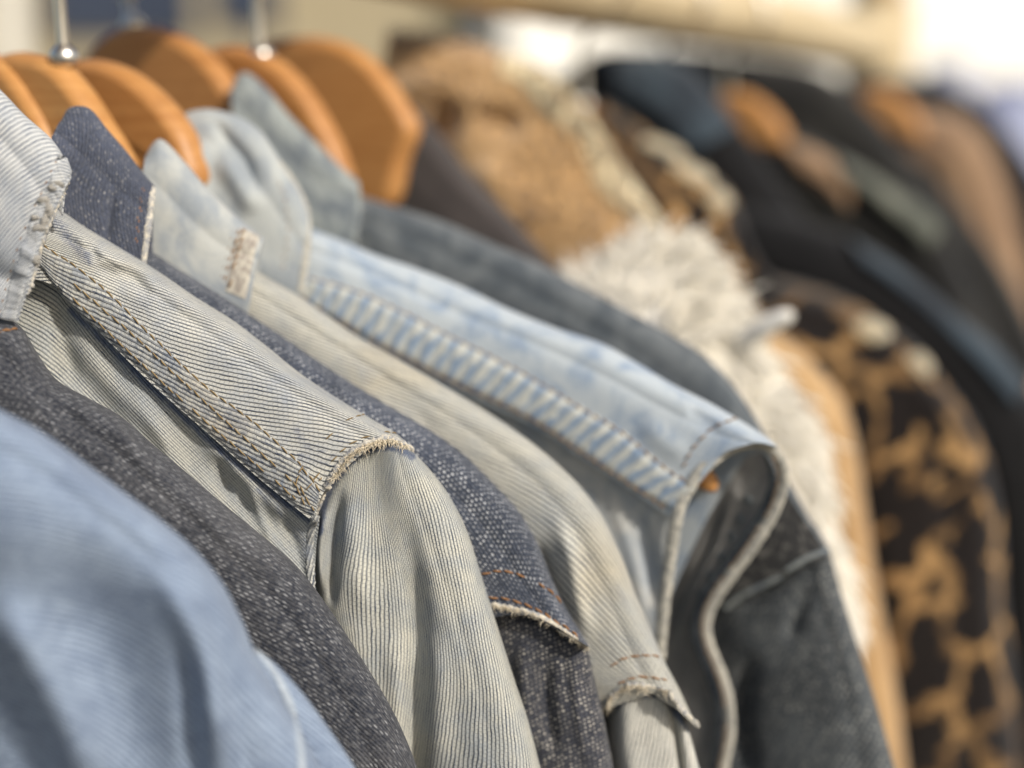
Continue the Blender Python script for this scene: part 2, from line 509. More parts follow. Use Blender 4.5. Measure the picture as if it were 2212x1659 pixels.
M_GS = dotted('black speckled denim', srgb(58, 62, 66), srgb(168, 168, 164), .0017, 40, 1.1, (.6, .6), .5, .55, srgb(104, 110, 114), .1, .6)
M_GY = cloth('black mottled denim', srgb(30, 32, 36), srgb(118, 116, 112), 260, 1100, contrast=(.5, .7))
M_WHITE_EDGE = cloth('frayed white edge', srgb(214, 206, 188), srgb(132, 136, 144), 700, 2200, bump=.0004)
M_INDIGO = cloth('unfaded indigo', srgb(40, 52, 88), srgb(96, 112, 142), 500, 2000)
M_H = cloth('taupe twill', srgb(74, 69, 68), srgb(58, 54, 54), 30, 600, contrast=(.3, .7))
M_I = cloth('tan teddy fleece', srgb(206, 168, 118), srgb(180, 142, 96), 22, 500, sheen=.6, bump=.002, contrast=(.2, .8))
M_PALE_LIT = cloth('pale pile highlight', srgb(250, 238, 200), srgb(240, 216, 170), 60, 500, sheen=.6, bump=.002)  # lit pile painted in: fleece edge and leopard highlights
M_J = cloth('cream faux fur', srgb(255, 253, 249), srgb(254, 249, 236), 40, 500, sheen=0)
M_J2 = cloth('white faux fur', srgb(255, 253, 247), srgb(254, 248, 234), 40, 500, sheen=0)
M_K = cloth('camel wool', srgb(182, 150, 108), srgb(162, 130, 90), 30, 500, sheen=.4)
M_M = cloth('black nylon', srgb(22, 22, 24), srgb(14, 14, 16), 25, 300, rough=.85, sheen=.1)
M_SLATE_LIT = cloth('slate highlight', srgb(62, 74, 84), srgb(38, 44, 52), 30, 300)  # highlight tone painted on the two black coats
M_MB = cloth('charcoal wool', srgb(44, 43, 40), srgb(16, 16, 17), 25, 300)
M_GREY_LIT = cloth('grey green highlight', srgb(120, 122, 110), srgb(70, 74, 68), 25, 300)  # highlight tone painted on the dark jacket
M_BROWN = cloth('dark brown corduroy', srgb(74, 60, 50), srgb(54, 42, 34), 25, 300)
M_TAN = cloth('soft tan suede', srgb(158, 130, 102), srgb(122, 98, 78), 20, 300)
M_PLUM = cloth('black plum wool', srgb(32, 27, 27), srgb(24, 20, 21), 20, 300)

def dash_seam():
    M = Mat('ladder faded seam', .9, .1, .15); uv = M.coord(); u, v, _ = M.sep(uv)
    n = M.noise(uv, 220, 3); w_ = ((u / .0052 + v * 60 + n * .9) * 6.283).sin()
    f = (w_ + (n - .5) * 3.5).step(-1.2, 1.3)
    M.color(M.mix(f, srgb(186, 188, 182), srgb(124, 142, 164))); M.bump(M.noise(uv, 1300, 2) + f * -.4, .0003, .8)
    return M.m

def leopard():
    M = Mat('leopard print fur', .95, .3, .1); uv = M.coord()
    n = M.t.nodes.new('ShaderNodeTexNoise'); M.t.links.new(uv, n.inputs['Vector']); n.inputs['Scale'].default_value = 44; n.inputs['Detail'].default_value = 3
    vm = M.t.nodes.new('ShaderNodeVectorMath'); vm.operation = 'MULTIPLY_ADD'
    M.t.links.new(n.outputs['Color'], vm.inputs[0]); vm.inputs[1].default_value = (.03, .03, .03); M.t.links.new(uv, vm.inputs[2])
    e = M.voro(vm.outputs[0], 36, 'DISTANCE_TO_EDGE', .85)
    lat = 1 - e.step(.045, .12)
    cut = M.noise(uv, 42, 2).step(.37, .51)
    col = M.mix(M.noise(uv, 26, 2).step(.4, .6), srgb(166, 132, 88), srgb(104, 80, 52))
    M.color(M.mix(lat * cut, srgb(24, 20, 20), col)); M.bump(M.noise(uv, 700, 2), .001, .6)
    return M.m
M_L = leopard()

def wood():
    M = Mat('honey varnished wood', .5, 0, .35); ob = M.coord('Object')
    x, y, z = M.sep(ob)
    g = M.noise(M.comb(x * 40, y * 40, z * 400), 1.0, 4, .6)
    oi = M.t.nodes.new('ShaderNodeObjectInfo'); rv = V(M.t, oi.outputs['Random'])
    sp = M.noise(ob, 90, 4, .6).step(.55, .75) * .25
    c1 = M.mix(rv, srgb(200, 150, 92), srgb(184, 132, 78)); c2 = M.mix(rv, srgb(182, 128, 72), srgb(166, 114, 64))
    M.color(M.mix(sp, M.mix(g.step(.3, .7), c1, c2), srgb(116, 76, 40))); M.b.inputs['Coat Weight'].default_value = .15
    M.b.inputs['Coat Roughness'].default_value = .35
    return M.m
M_WOOD = wood()
M_STEEL = plain('polished steel', srgb(226, 222, 214), .34, 1.0)
M_RAIL = cloth('pale beech rail', srgb(216, 200, 168), srgb(194, 176, 142), 12, 200, rough=.5, sheen=0)
M_POST = cloth('weathered post', srgb(172, 144, 104), srgb(140, 116, 84), 12, 200, rough=.7, sheen=0)

# ================================================================ the setting
def box_mesh(name, lo, hi):
    x0, y0, z0 = lo; x1, y1, z1 = hi
    vs_ = [(x, y, z) for z in (z0, z1) for y in (y0, y1) for x in (x0, x1)]
    me = bpy.data.meshes.new(name)
    me.from_pydata(vs_, [], [(0, 2, 3, 1), (4, 5, 7, 6), (0, 1, 5, 4), (2, 6, 7, 3), (0, 4, 6, 2), (1, 3, 7, 5)]); me.update()
    me.uv_layers.new(name='UVMap'); return me

def flat(o):
    for p in o.data.polygons: p.use_smooth = False
    return o

me = bpy.data.meshes.new('ground'); S_ = 120
me.from_pydata([(-S_, -S_, 0), (S_, -S_, 0), (S_, S_, 0), (-S_, S_, 0)], [], [(0, 1, 2, 3)]); me.uv_layers.new(name='UVMap'); me.update()
g = flat(link('ground', me, None, None)); g['kind'] = 'structure'
Mg = Mat('paving'); Mg.color(Mg.mix(Mg.noise(Mg.coord('Object'), 2, 5), srgb(120, 112, 100), srgb(88, 84, 78))); me.materials.append(Mg.m)

def pxbox(name, mat, parent, x0, y0, x1, y1, Y, depth, zbot=None, extra=0):
    a = at_y(x0, y0, Y); b = at_y(x1, y1, Y)
    z0 = 0.001 if zbot is None else zbot
    if zbot == 'px': z0 = b[2]
    return flat(link(name, box_mesh(name, (a[0], Y, z0), (b[0], Y + depth, a[2])), mat, parent))

bld = thing('market_building', 'cream plastered building with slate blue shutters seen over the coat hangers', 'building', (-3, 6, 0))
M_CREAM = cloth('cream plaster', srgb(178, 166, 138), srgb(156, 144, 118), 2, 30, sheen=0)
M_SHUT = cloth('slate blue paint', srgb(66, 74, 90), srgb(56, 64, 80), 2, 30, sheen=0)
M_WALL = cloth('white render', srgb(240, 239, 233), srgb(230, 228, 220), 2, 30, sheen=0)
pxbox('wall', M_CREAM, bld, -900, -700, 1250, 900, 6.0, 3)
pxbox('shutter', M_SHUT, bld, 78, -400, 420, 84, 5.97, .05, 'px')
pxbox('shutter', M_SHUT, bld, 452, -400, 600, 60, 5.97, .05, 'px')
col_ = thing('canopy_post', 'white tent leg at the far left edge behind the hangers', 'tent leg', (-1.2, 3.5, 0))
pxbox('leg', M_WALL, col_, -60, -900, 62, 900, 3.5, .12)
wall_ = thing('white_wall', 'sunlit white wall glaring behind the end of the clothes rail', 'wall', (3, 7, 0))
wl = flat(link('wall', box_mesh('wall', (-3.3, 0, .001), (7.0, .3, 5.0)), M_WALL, None)); wl.parent = wall_
wl.data.transform(__import__('mathutils').Matrix.Rotation(R(24), 4, 'Z')); wl.data.update()
M_LILAC = plain('lilac plastic', srgb(176, 184, 214), .5)
for x0_, x1_, y0_, lab_ in ((2056, 2094, 136, 'small lilac blue box peeking over the farthest black coat'), (2180, 2290, 176, 'pale blue box cut off by the right edge beyond the black coats')):
    blu = thing('storage_box', lab_, 'box', tuple(at_y(x0_, 240, 3.0)), 'pale blue boxes beyond the rack')
    pxbox('body', M_LILAC, blu, x0_, y0_, x1_, 240, 3.0, .2)
    pxbox('lid', M_LILAC, blu, x0_ - 3, y0_ - 4, x1_ + 3, y0_ + 6, 2.99, .22, 'px')

# ================================================================ clothes rack
RW = -.345
rack = thing('clothes_rack', 'thick pale wooden clothes rail crossing above the garments, with its end post', 'clothes rack', tuple(E + D * 1.2 + W * RW - np.array([0, 0, 1.5])))
def railpt(s, z): return E + D * s + W * RW + np.array([0, 0, z])
RH = .083
me = tube_mesh('rail', [railpt(s, RH) for s in np.linspace(-.15, 1.24, 12)], .022, 24, nrm=np.tile([0, 0, 1.], (12, 1)))
link('rail', me, M_RAIL, rack)
me = tube_mesh('post', [railpt(1.21, z) for z in np.linspace(-1.49, .30, 12)], .021, 20, nrm=np.tile([1., 0, 0], (12, 1)))
link('post', me, M_POST, rack)
me = tube_mesh('joint_collar', [railpt(1.21, z) for z in np.linspace(.045, .120, 5)], .029, 20, nrm=np.tile([1., 0, 0], (5, 1)))
link('joint_collar', me, M_RAIL, rack)

# ================================================================ hangers
def hanger(s, poly, label, hook_px=None, thick=.012, grp='wooden coat hangers on the rail', hook_w=None):
    """a wide curved wooden hanger: outline lies in the plane across the rail, rounded edges"""
    C = cr(poly + [poly[0]], 90)[:-1]
    mid = at(C[:, 0], C[:, 1], s)
    root = thing('coat_hanger', label, 'coat hanger', tuple(mid.mean(0)), grp)
    cen = mid.mean(0); n = len(mid)
    T = np.roll(mid, -1, 0) - np.roll(mid, 1, 0); T /= np.linalg.norm(T, axis=1)[:, None]
    inn = np.cross(D, T)
    if ((cen - mid) * inn).sum() < 0: inn = -inn
    rings = []
    r = thick * .34
    for k in range(9):                       # half-round rim from front face to back face
        ph = math.pi * k / 8
        rings.append(mid + inn * r * (1 - math.sin(ph)) - D * (math.cos(ph) * (r if False else thick / 2)))
    V_ = np.array(rings); nr = len(V_)
    verts = V_.reshape(-1, 3).tolist(); faces = []
    for k in range(nr - 1):
        for i in range(n):
            faces.append((k * n + i, k * n + (i + 1) % n, (k + 1) * n + (i + 1) % n, (k + 1) * n + i))
    faces.append(tuple(range(n - 1, -1, -1))); faces.append(tuple((nr - 1) * n + i for i in range(n)))
    me = bpy.data.meshes.new('arm'); me.from_pydata(verts, [], faces); me.update(); me.uv_layers.new(name='UVMap')
    o = link('arm', me, M_WOOD, root)
    for p in o.data.polygons:
        if len(p.vertices) > 4: p.use_smooth = False
    if hook_px:
        b = at(hook_px[0], hook_px[1], s)
        top = railpt(s, RH); pts = [b - np.array([0, 0, .012]), b]
        R_ = .0245
        c = top; side = W
        x_off = float((b - top) @ W); zc = c[2]
        # straight shank, then the bend over the rail
        for zz in np.linspace(b[2] + .006, max(b[2] + .012, E[2] + .056), 5): pts.append(np.array([b[0], b[1], zz]))
        for a in np.linspace(-15, 235, 20):
            an = R(a); pts.append(c + side * R_ * math.cos(an) + np.array([0, 0, R_ * math.sin(an)]))
        P = cr(np.array(pts), 60)
        me = tube_mesh('hook', P, .0019, 10, nrm=np.tile(D, (60, 1)))
        link('hook', me, M_STEEL, root)
        P = [b + np.array([0, 0, z]) for z in (-.002, -.0005, .002, .0035, .005)]
        me = tube_mesh('ferrule', P, [.0026, .0044, .0046, .0036, .0021], 12, nrm=np.tile(D, (5, 1)))
        link('ferrule', me, M_STEEL, root)
    return root

SWING = 0
hanger(.314, [(-160, 190), (-60, 118), (0, 118), (45, 150), (85, 205), (118, 262), (145, 330), (180, 420), (110, 430), (40, 330), (-30, 260), (-110, 250)],
       'wooden hanger nearest the left edge, mostly cut off by the frame', None)
hanger(.317, [(-80, 180), (20, 118), (80, 116), (140, 140), (190, 195), (235, 265), (275, 330), (310, 420), (230, 440), (150, 330), (80, 260), (0, 240)],
       'second wooden hanger from the left edge, behind the dark blue collar tip', (140, 132))
hanger(.340, [(60, 200), (140, 140), (210, 128), (275, 146), (335, 188), (385, 243), (422, 308), (440, 400), (350, 420), (280, 330), (200, 260), (120, 240)],
       'wooden hanger with broad brown face and bright edge above the pale pointed collar', None)
hanger(.395, [(120, 220), (185, 140), (240, 76), (305, 55), (375, 68), (440, 104), (495, 165), (530, 240), (545, 360), (430, 380), (330, 300), (220, 280)],
       'tall round topped wooden hanger standing above all others at upper left', (288, 62))
hanger(.415, [(380, 160), (470, 104), (545, 104), (610, 134), (665, 190), (715, 270), (750, 350), (760, 430), (680, 400), (590, 300), (500, 240), (420, 240)],
       'reddish wooden hanger sitting half behind the tip of the faded grey collar', (565, 128))
hanger(.462, [(470, 140), (560, 98), (640, 80), (720, 84), (790, 116), (850, 180), (893, 250), (903, 285), (880, 350), (856, 440), (800, 450), (700, 400), (610, 300), (520, 220)],
       'orange wooden hanger with a wide squared tip left of the tan fleece coat', None)
hanger(.80, [(1480, 260), (1560, 205), (1610, 200), (1660, 228), (1700, 280), (1690, 320), (1640, 320), (1580, 330)],
       'small blurred orange hanger head showing between two black coats', None, .014)
hanger(.95, [(1820, 250), (1880, 190), (1940, 205), (1985, 250), (1990, 300), (1920, 300), (1860, 310)],
       'blurred brown hanger head beside the far tan suede jacket', None, .014)

hanger(.60, [(930, 150), (980, 110), (1030, 104), (1080, 130), (1140, 200), (1100, 230), (1020, 200), (950, 190)],
       'hanger inside the tan fleece coat with only its bright steel hook glinting under the rail', (1015, 104), .014)

def hooked(s, label):
    P = railpt(s, .022) - E; v = cp * P[2] + sp * P[1]; dpt = cp * P[1] - sp * P[2]
    x = 1106 + FPX * P[0] / dpt; y = 829.5 - FPX * v / dpt; k = .5 / s
    hanger(s, [(x + a * k, y + b * k) for a, b in ((-120, 90), (-70, 25), (0, 0), (70, 25), (130, 100), (180, 190), (120, 190), (0, 80), (-90, 140))], label, (x, y + 2), .012)
for s_, l_ in (
               (.672, 'wooden hanger holding the leopard coat, its hook rising to the rail'), (.775, 'wooden hanger holding the black coat with slate shoulder highlight'),
               (.875, 'wooden hanger holding the dark jacket with grey green stripe')):
    hooked(s_, l_)
SWING = 1

# ================================================================ A: pale blue jacket, nearest
def garment(name, label, cat, s, px, py, group='denim jackets packed on the rail'):
    return thing(name, label, cat, tuple(at(px, py, s)), group)

ja = garment('denim_jacket', 'plain pale blue denim jacket, nearest and blurred, filling the bottom left corner', 'denim jacket', .25, 0, 890)
sheet('A', 'sleeve', ja, M_A, .262,
      [[(-160, 800), (0, 885), (100, 940), (230, 1035), (340, 1118), (420, 1188), (480, 1260), (522, 1340), (552, 1410), (590, 1480), (640, 1560), (690, 1650), (740, 1760)],
       [(-200, 880), (-30, 960), (90, 1020), (210, 1110), (320, 1200), (400, 1280), (450, 1350), (480, 1430), (500, 1510), (520, 1590), (540, 1670), (560, 1780)],
       [(-240, 1000), (-60, 1090), (60, 1160), (170, 1240), (270, 1330), (330, 1420), (370, 1510), (400, 1590), (420, 1680), (430, 1790)],
       [(-280, 1140), (-100, 1250), (0, 1320), (100, 1400), (180, 1490), (230, 1570), (270, 1680), (290, 1800)],
       [(-300, 1350), (-160, 1450), (-60, 1530), (20, 1620), (80, 1720), (110, 1820)]],
      [0, .012, .015, .0115, .003],
      folds=[([(100, 1130), (190, 1280), (250, 1420), (310, 1560), (360, 1760), (380, 1900)], 100, -.006),
             ([(300, 1180), (400, 1320), (450, 1480), (480, 1700)], 40, .004),
             ([(380, 1330), (405, 1450), (420, 1600), (430, 1800)], 30, -.003),
             ([(-60, 1250), (60, 1420), (160, 1600), (220, 1800)], 60, .006)],
      drop_cols=.3, drop_rows=.3, wrinkle=.0007, wscale=22, back=.013)
sheet('A', 'back_panel', ja, M_A, .270,
      [[(500, 1340), (545, 1395), (600, 1438), (660, 1505), (715, 1580), (765, 1655), (840, 1790)],
       [(470, 1360), (530, 1430), (575, 1500), (620, 1580), (650, 1660), (680, 1790)],
       [(440, 1400), (480, 1500), (520, 1600), (540, 1700), (550, 1800)]], [0, .006, .007], drop_cols=.3, n=80, m=30, back=.01)
edge_roll('A', 'seam_cord', ja, M_FB2, [(545, 1398), (590, 1450), (625, 1520), (645, 1600), (655, 1700)], .0010, .0001, flat=.6)

# ================================================================ B: charcoal jacket
jb = garment('denim_jacket', 'charcoal black denim jacket with worn pale threads, beside the nearest pale blue jacket', 'denim jacket', .285, 0, 700)
sheet('B', 'sleeve', jb, M_B, .300,
      [[(-130, 680), (0, 690), (45, 706), (85, 770), (125, 822), (195, 862), (262, 900), (325, 955), (400, 1018), (470, 1078), (560, 1152), (640, 1222), (712, 1315), (780, 1420), (832, 1505), (868, 1575), (900, 1655), (935, 1760)],
       [(-160, 740), (-10, 760), (60, 830), (150, 900), (260, 985), (360, 1075), (450, 1155), (540, 1240), (620, 1330), (690, 1430), (750, 1530), (800, 1640), (830, 1770)],
       [(-180, 860), (0, 890), (120, 980), (250, 1090), (350, 1180), (440, 1280), (520, 1390), (590, 1490), (650, 1590), (700, 1700), (720, 1790)],
       [(-200, 980), (0, 1030), (150, 1150), (280, 1280), (380, 1420), (460, 1560), (520, 1680), (560, 1800)]],
      [0, .011, .014, .014],
      folds=[([(70, 760), (130, 850), (170, 950)], 30, -.002), ([(200, 880), (290, 960), (330, 1060)], 22, .0012),
             ([(400, 1040), (470, 1150), (520, 1250)], 40, .001)],
      drop_cols=.3, drop_rows=.3, n=180, back=.010, wrinkle=.0008)
stitches('B', 'stitching', jb, TH_ORANGE, [[(-60, 726), (0, 718), (40, 711)]], .0024, .0004, .0004)

# ================================================================ C: cream washed jacket, the sharp one
jc = garment('denim_jacket', 'cream stone washed denim jacket in sharp focus with frayed shoulder seam and torn collar edge', 'denim jacket', .32, 100, 450)
ARM_C = [(888, 975), (850, 957), (800, 963), (755, 990), (720, 1035), (700, 1080), (684, 1120)]
sheet('C', 'yoke_panel', jc, M_C, .320,
      [[(-60, 400), (60, 430), (130, 455), (180, 488), (250, 530), (340, 585), (420, 640), (500, 690), (560, 735), (640, 800), (720, 855), (800, 903), (860, 940), (890, 976)],
       [(-60, 450), (60, 480), (200, 545), (340, 640), (480, 740), (600, 825), (700, 890), (770, 935), (818, 957)],
       [(-60, 480), (90, 530), (218, 621), (364, 763), (455, 845), (546, 912), (651, 985), (706, 1055)],
       [(-60, 580), (100, 610), (160, 662), (320, 822), (440, 928), (546, 1022), (637, 1096), (678, 1128)]],
      [0, .0105, .0130, .0140],
      folds=[([(200, 560), (262, 600), (330, 590)], 18, -.0012), ([(150, 500), (230, 560), (300, 570)], 16, .0014),
             ([(330, 640), (380, 690), (470, 690)], 22, -.0008), ([(260, 560), (330, 650)], 14, -.0010),
             ([(190, 520), (215, 570)], 12, -.0014)],
      tint=[([(640, 930), (660, 960), (700, 975)], 16, .62), ([(650, 985), (700, 1000), (720, 985)], 14, .62), ([(120, 480), (190, 560)], 26, .7), ([(340, 700), (300, 640)], 16, .5)],
      n=220, m=80, back=.011, wrinkle=.0005, wscale=45)
sheet('C', 'front_panel', jc, M_C2, .3205,
      [[(-60, 560), (100, 600), (160, 650), (320, 812), (440, 918), (546, 1012), (637, 1086), (690, 1125)],
       [(-60, 640), (110, 700), (200, 780), (330, 900), (450, 1000), (560, 1095), (640, 1160), (682, 1200)],
       [(-60, 760), (120, 850), (300, 990), (450, 1110), (580, 1215), (680, 1300)],
       [(-60, 900), (200, 1050), (400, 1220), (560, 1350), (700, 1420)]],
      [.0120, .0118, .0165, .0175],
      folds=[([(150, 700), (210, 790), (330, 920), (420, 1000)], 24, .0018), ([(120, 720), (180, 830), (300, 960)], 24, -.0018),
             ([(420, 930), (500, 1010), (590, 1090), (660, 1140)], 20, .0020), ([(450, 1010), (540, 1100), (620, 1180)], 24, -.0020),
             ([(530, 1040), (560, 1110), (600, 1190)], 13, .0022), ([(470, 980), (500, 1080)], 14, -.002),
             ([(130, 640), (140, 760), (170, 860)], 24, -.002), ([(600, 1100), (640, 1190), (660, 1280)], 14, -.002),
             ([(260, 800), (350, 940), (400, 1060)], 22, .0015)],
      tint=[([(153, 670), (320, 828), (440, 940), (546, 1030), (637, 1100), (680, 1130)], 12, .9), ([(560, 1060), (640, 1150), (660, 1200)], 18, .6)],
      n=200, m=60, round0=False, back=0, drop_rows=.3, wrinkle=.0006, wscale=50)
sheet('C', 'sleeve', jc, M_C3, .320,
      [[(872, 955), (930, 1016), (975, 1078), (1010, 1150), (1042, 1250), (1080, 1370), (1112, 1470), (1142, 1560), (1170, 1670), (1200, 1800)],
       [(850, 945), (880, 1050), (920, 1150), (960, 1260), (1000, 1380), (1030, 1480), (1050, 1580), (1070, 1680), (1085, 1800)],
       [(805, 948), (810, 1050), (830, 1150), (860, 1260), (888, 1380), (895, 1480), (893, 1580), (890, 1680), (885, 1800)],
       [(755, 975), (752, 1060), (745, 1150), (742, 1260), (770, 1380), (795, 1480), (812, 1580), (820, 1680), (820, 1800)],
       [(715, 1020), (706, 1080), (698, 1150), (700, 1260), (712, 1380), (730, 1480), (740, 1580), (750, 1800)],
       [(680, 1070), (668, 1120), (664, 1180), (668, 1260), (660, 1380), (660, 1500), (660, 1800)]],
      [0, [.0095, .0115, .012, .012], [.0085, .0115, .0105, .0095], [.0095, .013, .0135, .014], [.009, .0105, .012, .012], [.006, .004, .004, .004]],
      folds=[([(886, 976), (850, 950), (800, 955), (755, 980), (718, 1030), (690, 1090)], 14, -.0020),
             ([(742, 1050), (728, 1130), (722, 1220), (715, 1330)], 11, -.0040), ([(705, 1090), (690, 1180), (690, 1290)], 10, .0030),
             ([(870, 1060), (895, 1250), (903, 1400), (898, 1560), (893, 1750), (890, 1950)], 24, -.0034), ([(935, 1350), (945, 1500), (945, 1700)], 30, .0020),
             ([(850, 1350), (860, 1500), (862, 1700)], 26, .0018), ([(770, 1080), (765, 1200), (790, 1350)], 26, .0014)],
      tint=[([(890, 985), (850, 966), (800, 970), (755, 998), (722, 1040), (700, 1090), (690, 1150)], 13, 1.0)],
      n=200, m=120, drop_cols=.3, back=.014, wrinkle=.0004, wscale=40)
UPC = [(75, 516), (218, 612), (364, 753), (455, 838), (546, 903), (651, 998), (690, 1062)]
LOC = [(95, 585), (153, 663), (320, 818), (440, 930), (546, 1022), (637, 1096), (686, 1122)]
ribbon('C', 'seam_band', jc, M_CS, UPC, LOC, .0007, pucker=.00010, period=.0032, edge=.16, slant=.5)
S1 = [(91, 526), (218, 621), (364, 763), (455, 845), (546, 912), (651, 1006)]
S2 = [(140, 596), (291, 727), (455, 879), (550, 965), (644, 1050)]
S3 = [(156, 643), (327, 803), (473, 934), (560, 1008), (640, 1078)]
stitches('C', 'stitching', jc, TH_GOLD, [S1, S2, S3, [(650, 1010), (690, 1058), (700, 1075)], [(648, 1050), (668, 1085), (682, 1105)],
         [(655, 1005), (640, 1045), (660, 1090)], [(690, 1020), (662, 1060)]], .0028, .00035, .00027)
edge_roll('C', 'shoulder_hem', jc, M_WHITE_EDGE, [(888, 972), (868, 958), (836, 946), (800, 955), (765, 973), (735, 1002), (712, 1040), (696, 1080), (682, 1118)], .0009, .0003, vary=.2, flat=.7)
edge_roll('C', 'armhole_seam', jc, M_CS, [(682, 1112), (672, 1150), (669, 1200), (672, 1250), (676, 1300), (700, 1400)], .0012, -.0002, vary=.1, flat=.6)
stitches('C', 'stitching', jc, TH_GOLD, [[(855, 938), (820, 935), (780, 948), (745, 968), (715, 1000), (690, 1040)], [(800, 893), (765, 902), (735, 918), (705, 950)]], .0026, .0012, .00024, skip=.2)
fray('C', 'frayed_threads', jc, FIBRE, [(888, 972), (850, 952), (800, 958), (755, 984), (718, 1035)], 260, .0024, .00010, dirpx=(.2, -.6, -.6))
# collar with its torn edge
COLE = [(150, 385), (118, 455), (90, 520), (68, 600), (38, 695)]
sheet('CC', 'collar', jc, M_CC, .3035,
      [[(-110, 90), (0, 200), (50, 252), (106, 302), (135, 345), (150, 385)],
       [(-110, 200), (0, 300), (60, 370), (118, 455)],
       [(-110, 320), (0, 420), (50, 478), (90, 520)],
       [(-110, 460), (-20, 540), (30, 580), (68, 600)],
       [(-110, 620), (-20, 680), (38, 695)]],
      [0, .006, .008, .009, .009], folds=[([(-40, 560), (10, 600), (60, 600)], 26, -.002)],
      n=110, m=70, back=.004, backlen=.006, wrinkle=.0005, wscale=50, thick=.0012)
ribbon('CC', 'collar_band', jc, M_CC, [(130, 330), (96, 405), (62, 480), (34, 560), (12, 640), (-4, 690)], [(149, 385), (120, 452), (92, 520), (70, 598), (52, 650), (40, 690)], .0008, pucker=.0003, period=.006, edge=.2)
edge_roll('CC', 'torn_edge', jc, M_WHITE_EDGE, [(149, 388), (132, 425), (118, 455), (103, 490), (91, 522), (80, 560), (69, 600), (54, 650), (41, 690)], .00075, .0001, vary=.4, flat=.7)
stitches('CC', 'stitching', jc, TH_BROWN, [[(132, 322), (98, 398), (64, 470), (36, 545), (14, 625), (-2, 685)]], .0026, .0005, .00034)
def patches(key, name, parent, mat, blobs, lift=.0007):
    """irregular raised flakes: torn white core of the cloth, seam puckers, painted fur highlights"""
    verts, faces = [], []
    for (cx, cy, rx, ry, rot) in blobs:
        h = hit(key, cx, cy)
        if not h: continue
        c, nn = np.array(h[0]), np.array(h[1]); k = (h[2]) / FPX
        ux = np.cross(nn, [0, 0, 1.]); ux /= np.linalg.norm(ux); uy = np.cross(ux, nn)
        if ux[0] < 0: ux = -ux
        b0 = len(verts); verts.append(c + nn * (lift + .0003)); N = 22
        ph = np.linspace(0, 2 * math.pi, N, endpoint=False); rr = 1 + RNG.normal(0, .22, N)
        for ring, hh in ((.72, lift + .0001), (1.0, -.0003)):
            for a, q in zip(ph, rr):
                x = math.cos(a) * rx * q * ring; y = math.sin(a) * ry * q * ring
                X = x * math.cos(rot) - y * math.sin(rot); Y = x * math.sin(rot) + y * math.cos(rot)
                verts.append(c + (ux * X - uy * Y) * k + nn * hh)
        for i in range(N):
            j = (i + 1) % N
            faces.append((b0, b0 + 1 + i, b0 + 1 + j)); faces.append((b0 + 1 + i, b0 + 1 + N + i, b0 + 1 + N + j, b0 + 1 + j))
    me = bpy.data.meshes.new(name); me.from_pydata([tuple(v) for v in verts], [], faces); me.update(); me.uv_layers.new(name='UVMap')
    return link(name, me, mat, parent)
patches('CC', 'torn_patch', jc, M_WHITE_EDGE, [(112, 405, 10, 8, .3), (128, 398, 12, 6, .8), (94, 432, 16, 8, .1), (106, 452, 8, 15, .3), (75, 470, 9, 6, .2), (84, 492, 16, 9, -.2), (96, 478, 8, 16, .3), (78, 562, 9, 13, .1)])

# ================================================================ D: dark blue jacket
jd = garment('denim_jacket', 'dark blue denim jacket with pale weave flecks, right behind the sharp cream washed one', 'denim jacket', .35, 320, 540)
sheet('D', 'yoke_panel', jd, M_D, .336,
      [[(260, 500), (330, 545), (400, 590), (480, 640), (540, 680), (620, 733), (700, 788), (780, 840), (860, 888), (930, 930), (1000, 980), (1060, 1038), (1118, 1100), (1160, 1170), (1192, 1250), (1222, 1312), (1274, 1398)],
       [(240, 560), (330, 600), (450, 690), (600, 800), (740, 890), (850, 970), (950, 1045), (1030, 1120), (1090, 1200), (1140, 1275), (1200, 1350), (1262, 1392)],
       [(220, 640), (330, 680), (450, 780), (600, 890), (740, 990), (850, 1080), (930, 1160), (1000, 1240), (1060, 1310), (1110, 1322), (1170, 1338)],
       [(200, 700), (400, 800), (600, 960), (740, 1070), (840, 1160), (920, 1260), (980, 1330), (1040, 1340), (1080, 1316)]],
      [0, .010, .0125, .0125],
      folds=[([(620, 760), (700, 850), (800, 960)], 30, .001), ([(700, 820), (740, 900)], 20, -.0015), ([(900, 960), (960, 1080), (1040, 1200)], 26, .001)],
      n=220, m=80, back=.011, wrinkle=.0006, wscale=45)
sheet('D', 'sleeve', jd, M_D2, .3365,
      [[(1240, 1340), (1268, 1395), (1285, 1470), (1302, 1540), (1318, 1620), (1332, 1700), (1350, 1810)],
       [(1200, 1320), (1215, 1400), (1225, 1480), (1240, 1560), (1252, 1640), (1262, 1810)],
       [(1140, 1300), (1150, 1400), (1160, 1480), (1172, 1560), (1190, 1640), (1200, 1810)],
       [(1070, 1290), (1070, 1380), (1080, 1480), (1090, 1560), (1100, 1640), (1110, 1810)],
       [(1000, 1290), (1000, 1400), (1000, 1600), (1000, 1810)]],
      [0, .0075, .009, .0085, .006],
      folds=[([(1060, 1312), (1120, 1325), (1180, 1340), (1230, 1370), (1270, 1402)], 16, -.0024), ([(1190, 1400), (1180, 1500), (1200, 1650)], 16, -.0022),
             ([(1240, 1420), (1250, 1560), (1270, 1660)], 14, .0010), ([(1130, 1360), (1130, 1480), (1150, 1640)], 18, .0016)],
      n=140, m=80, drop_cols=.3, back=.012, wrinkle=.0005, wscale=60)
edge_roll('D', 'shoulder_hem', jd, M_WHITE_EDGE, [(1062, 1306), (1100, 1312), (1150, 1326), (1200, 1352), (1240, 1378), (1273, 1402)], .00085, .0004, vary=.2, flat=.7)
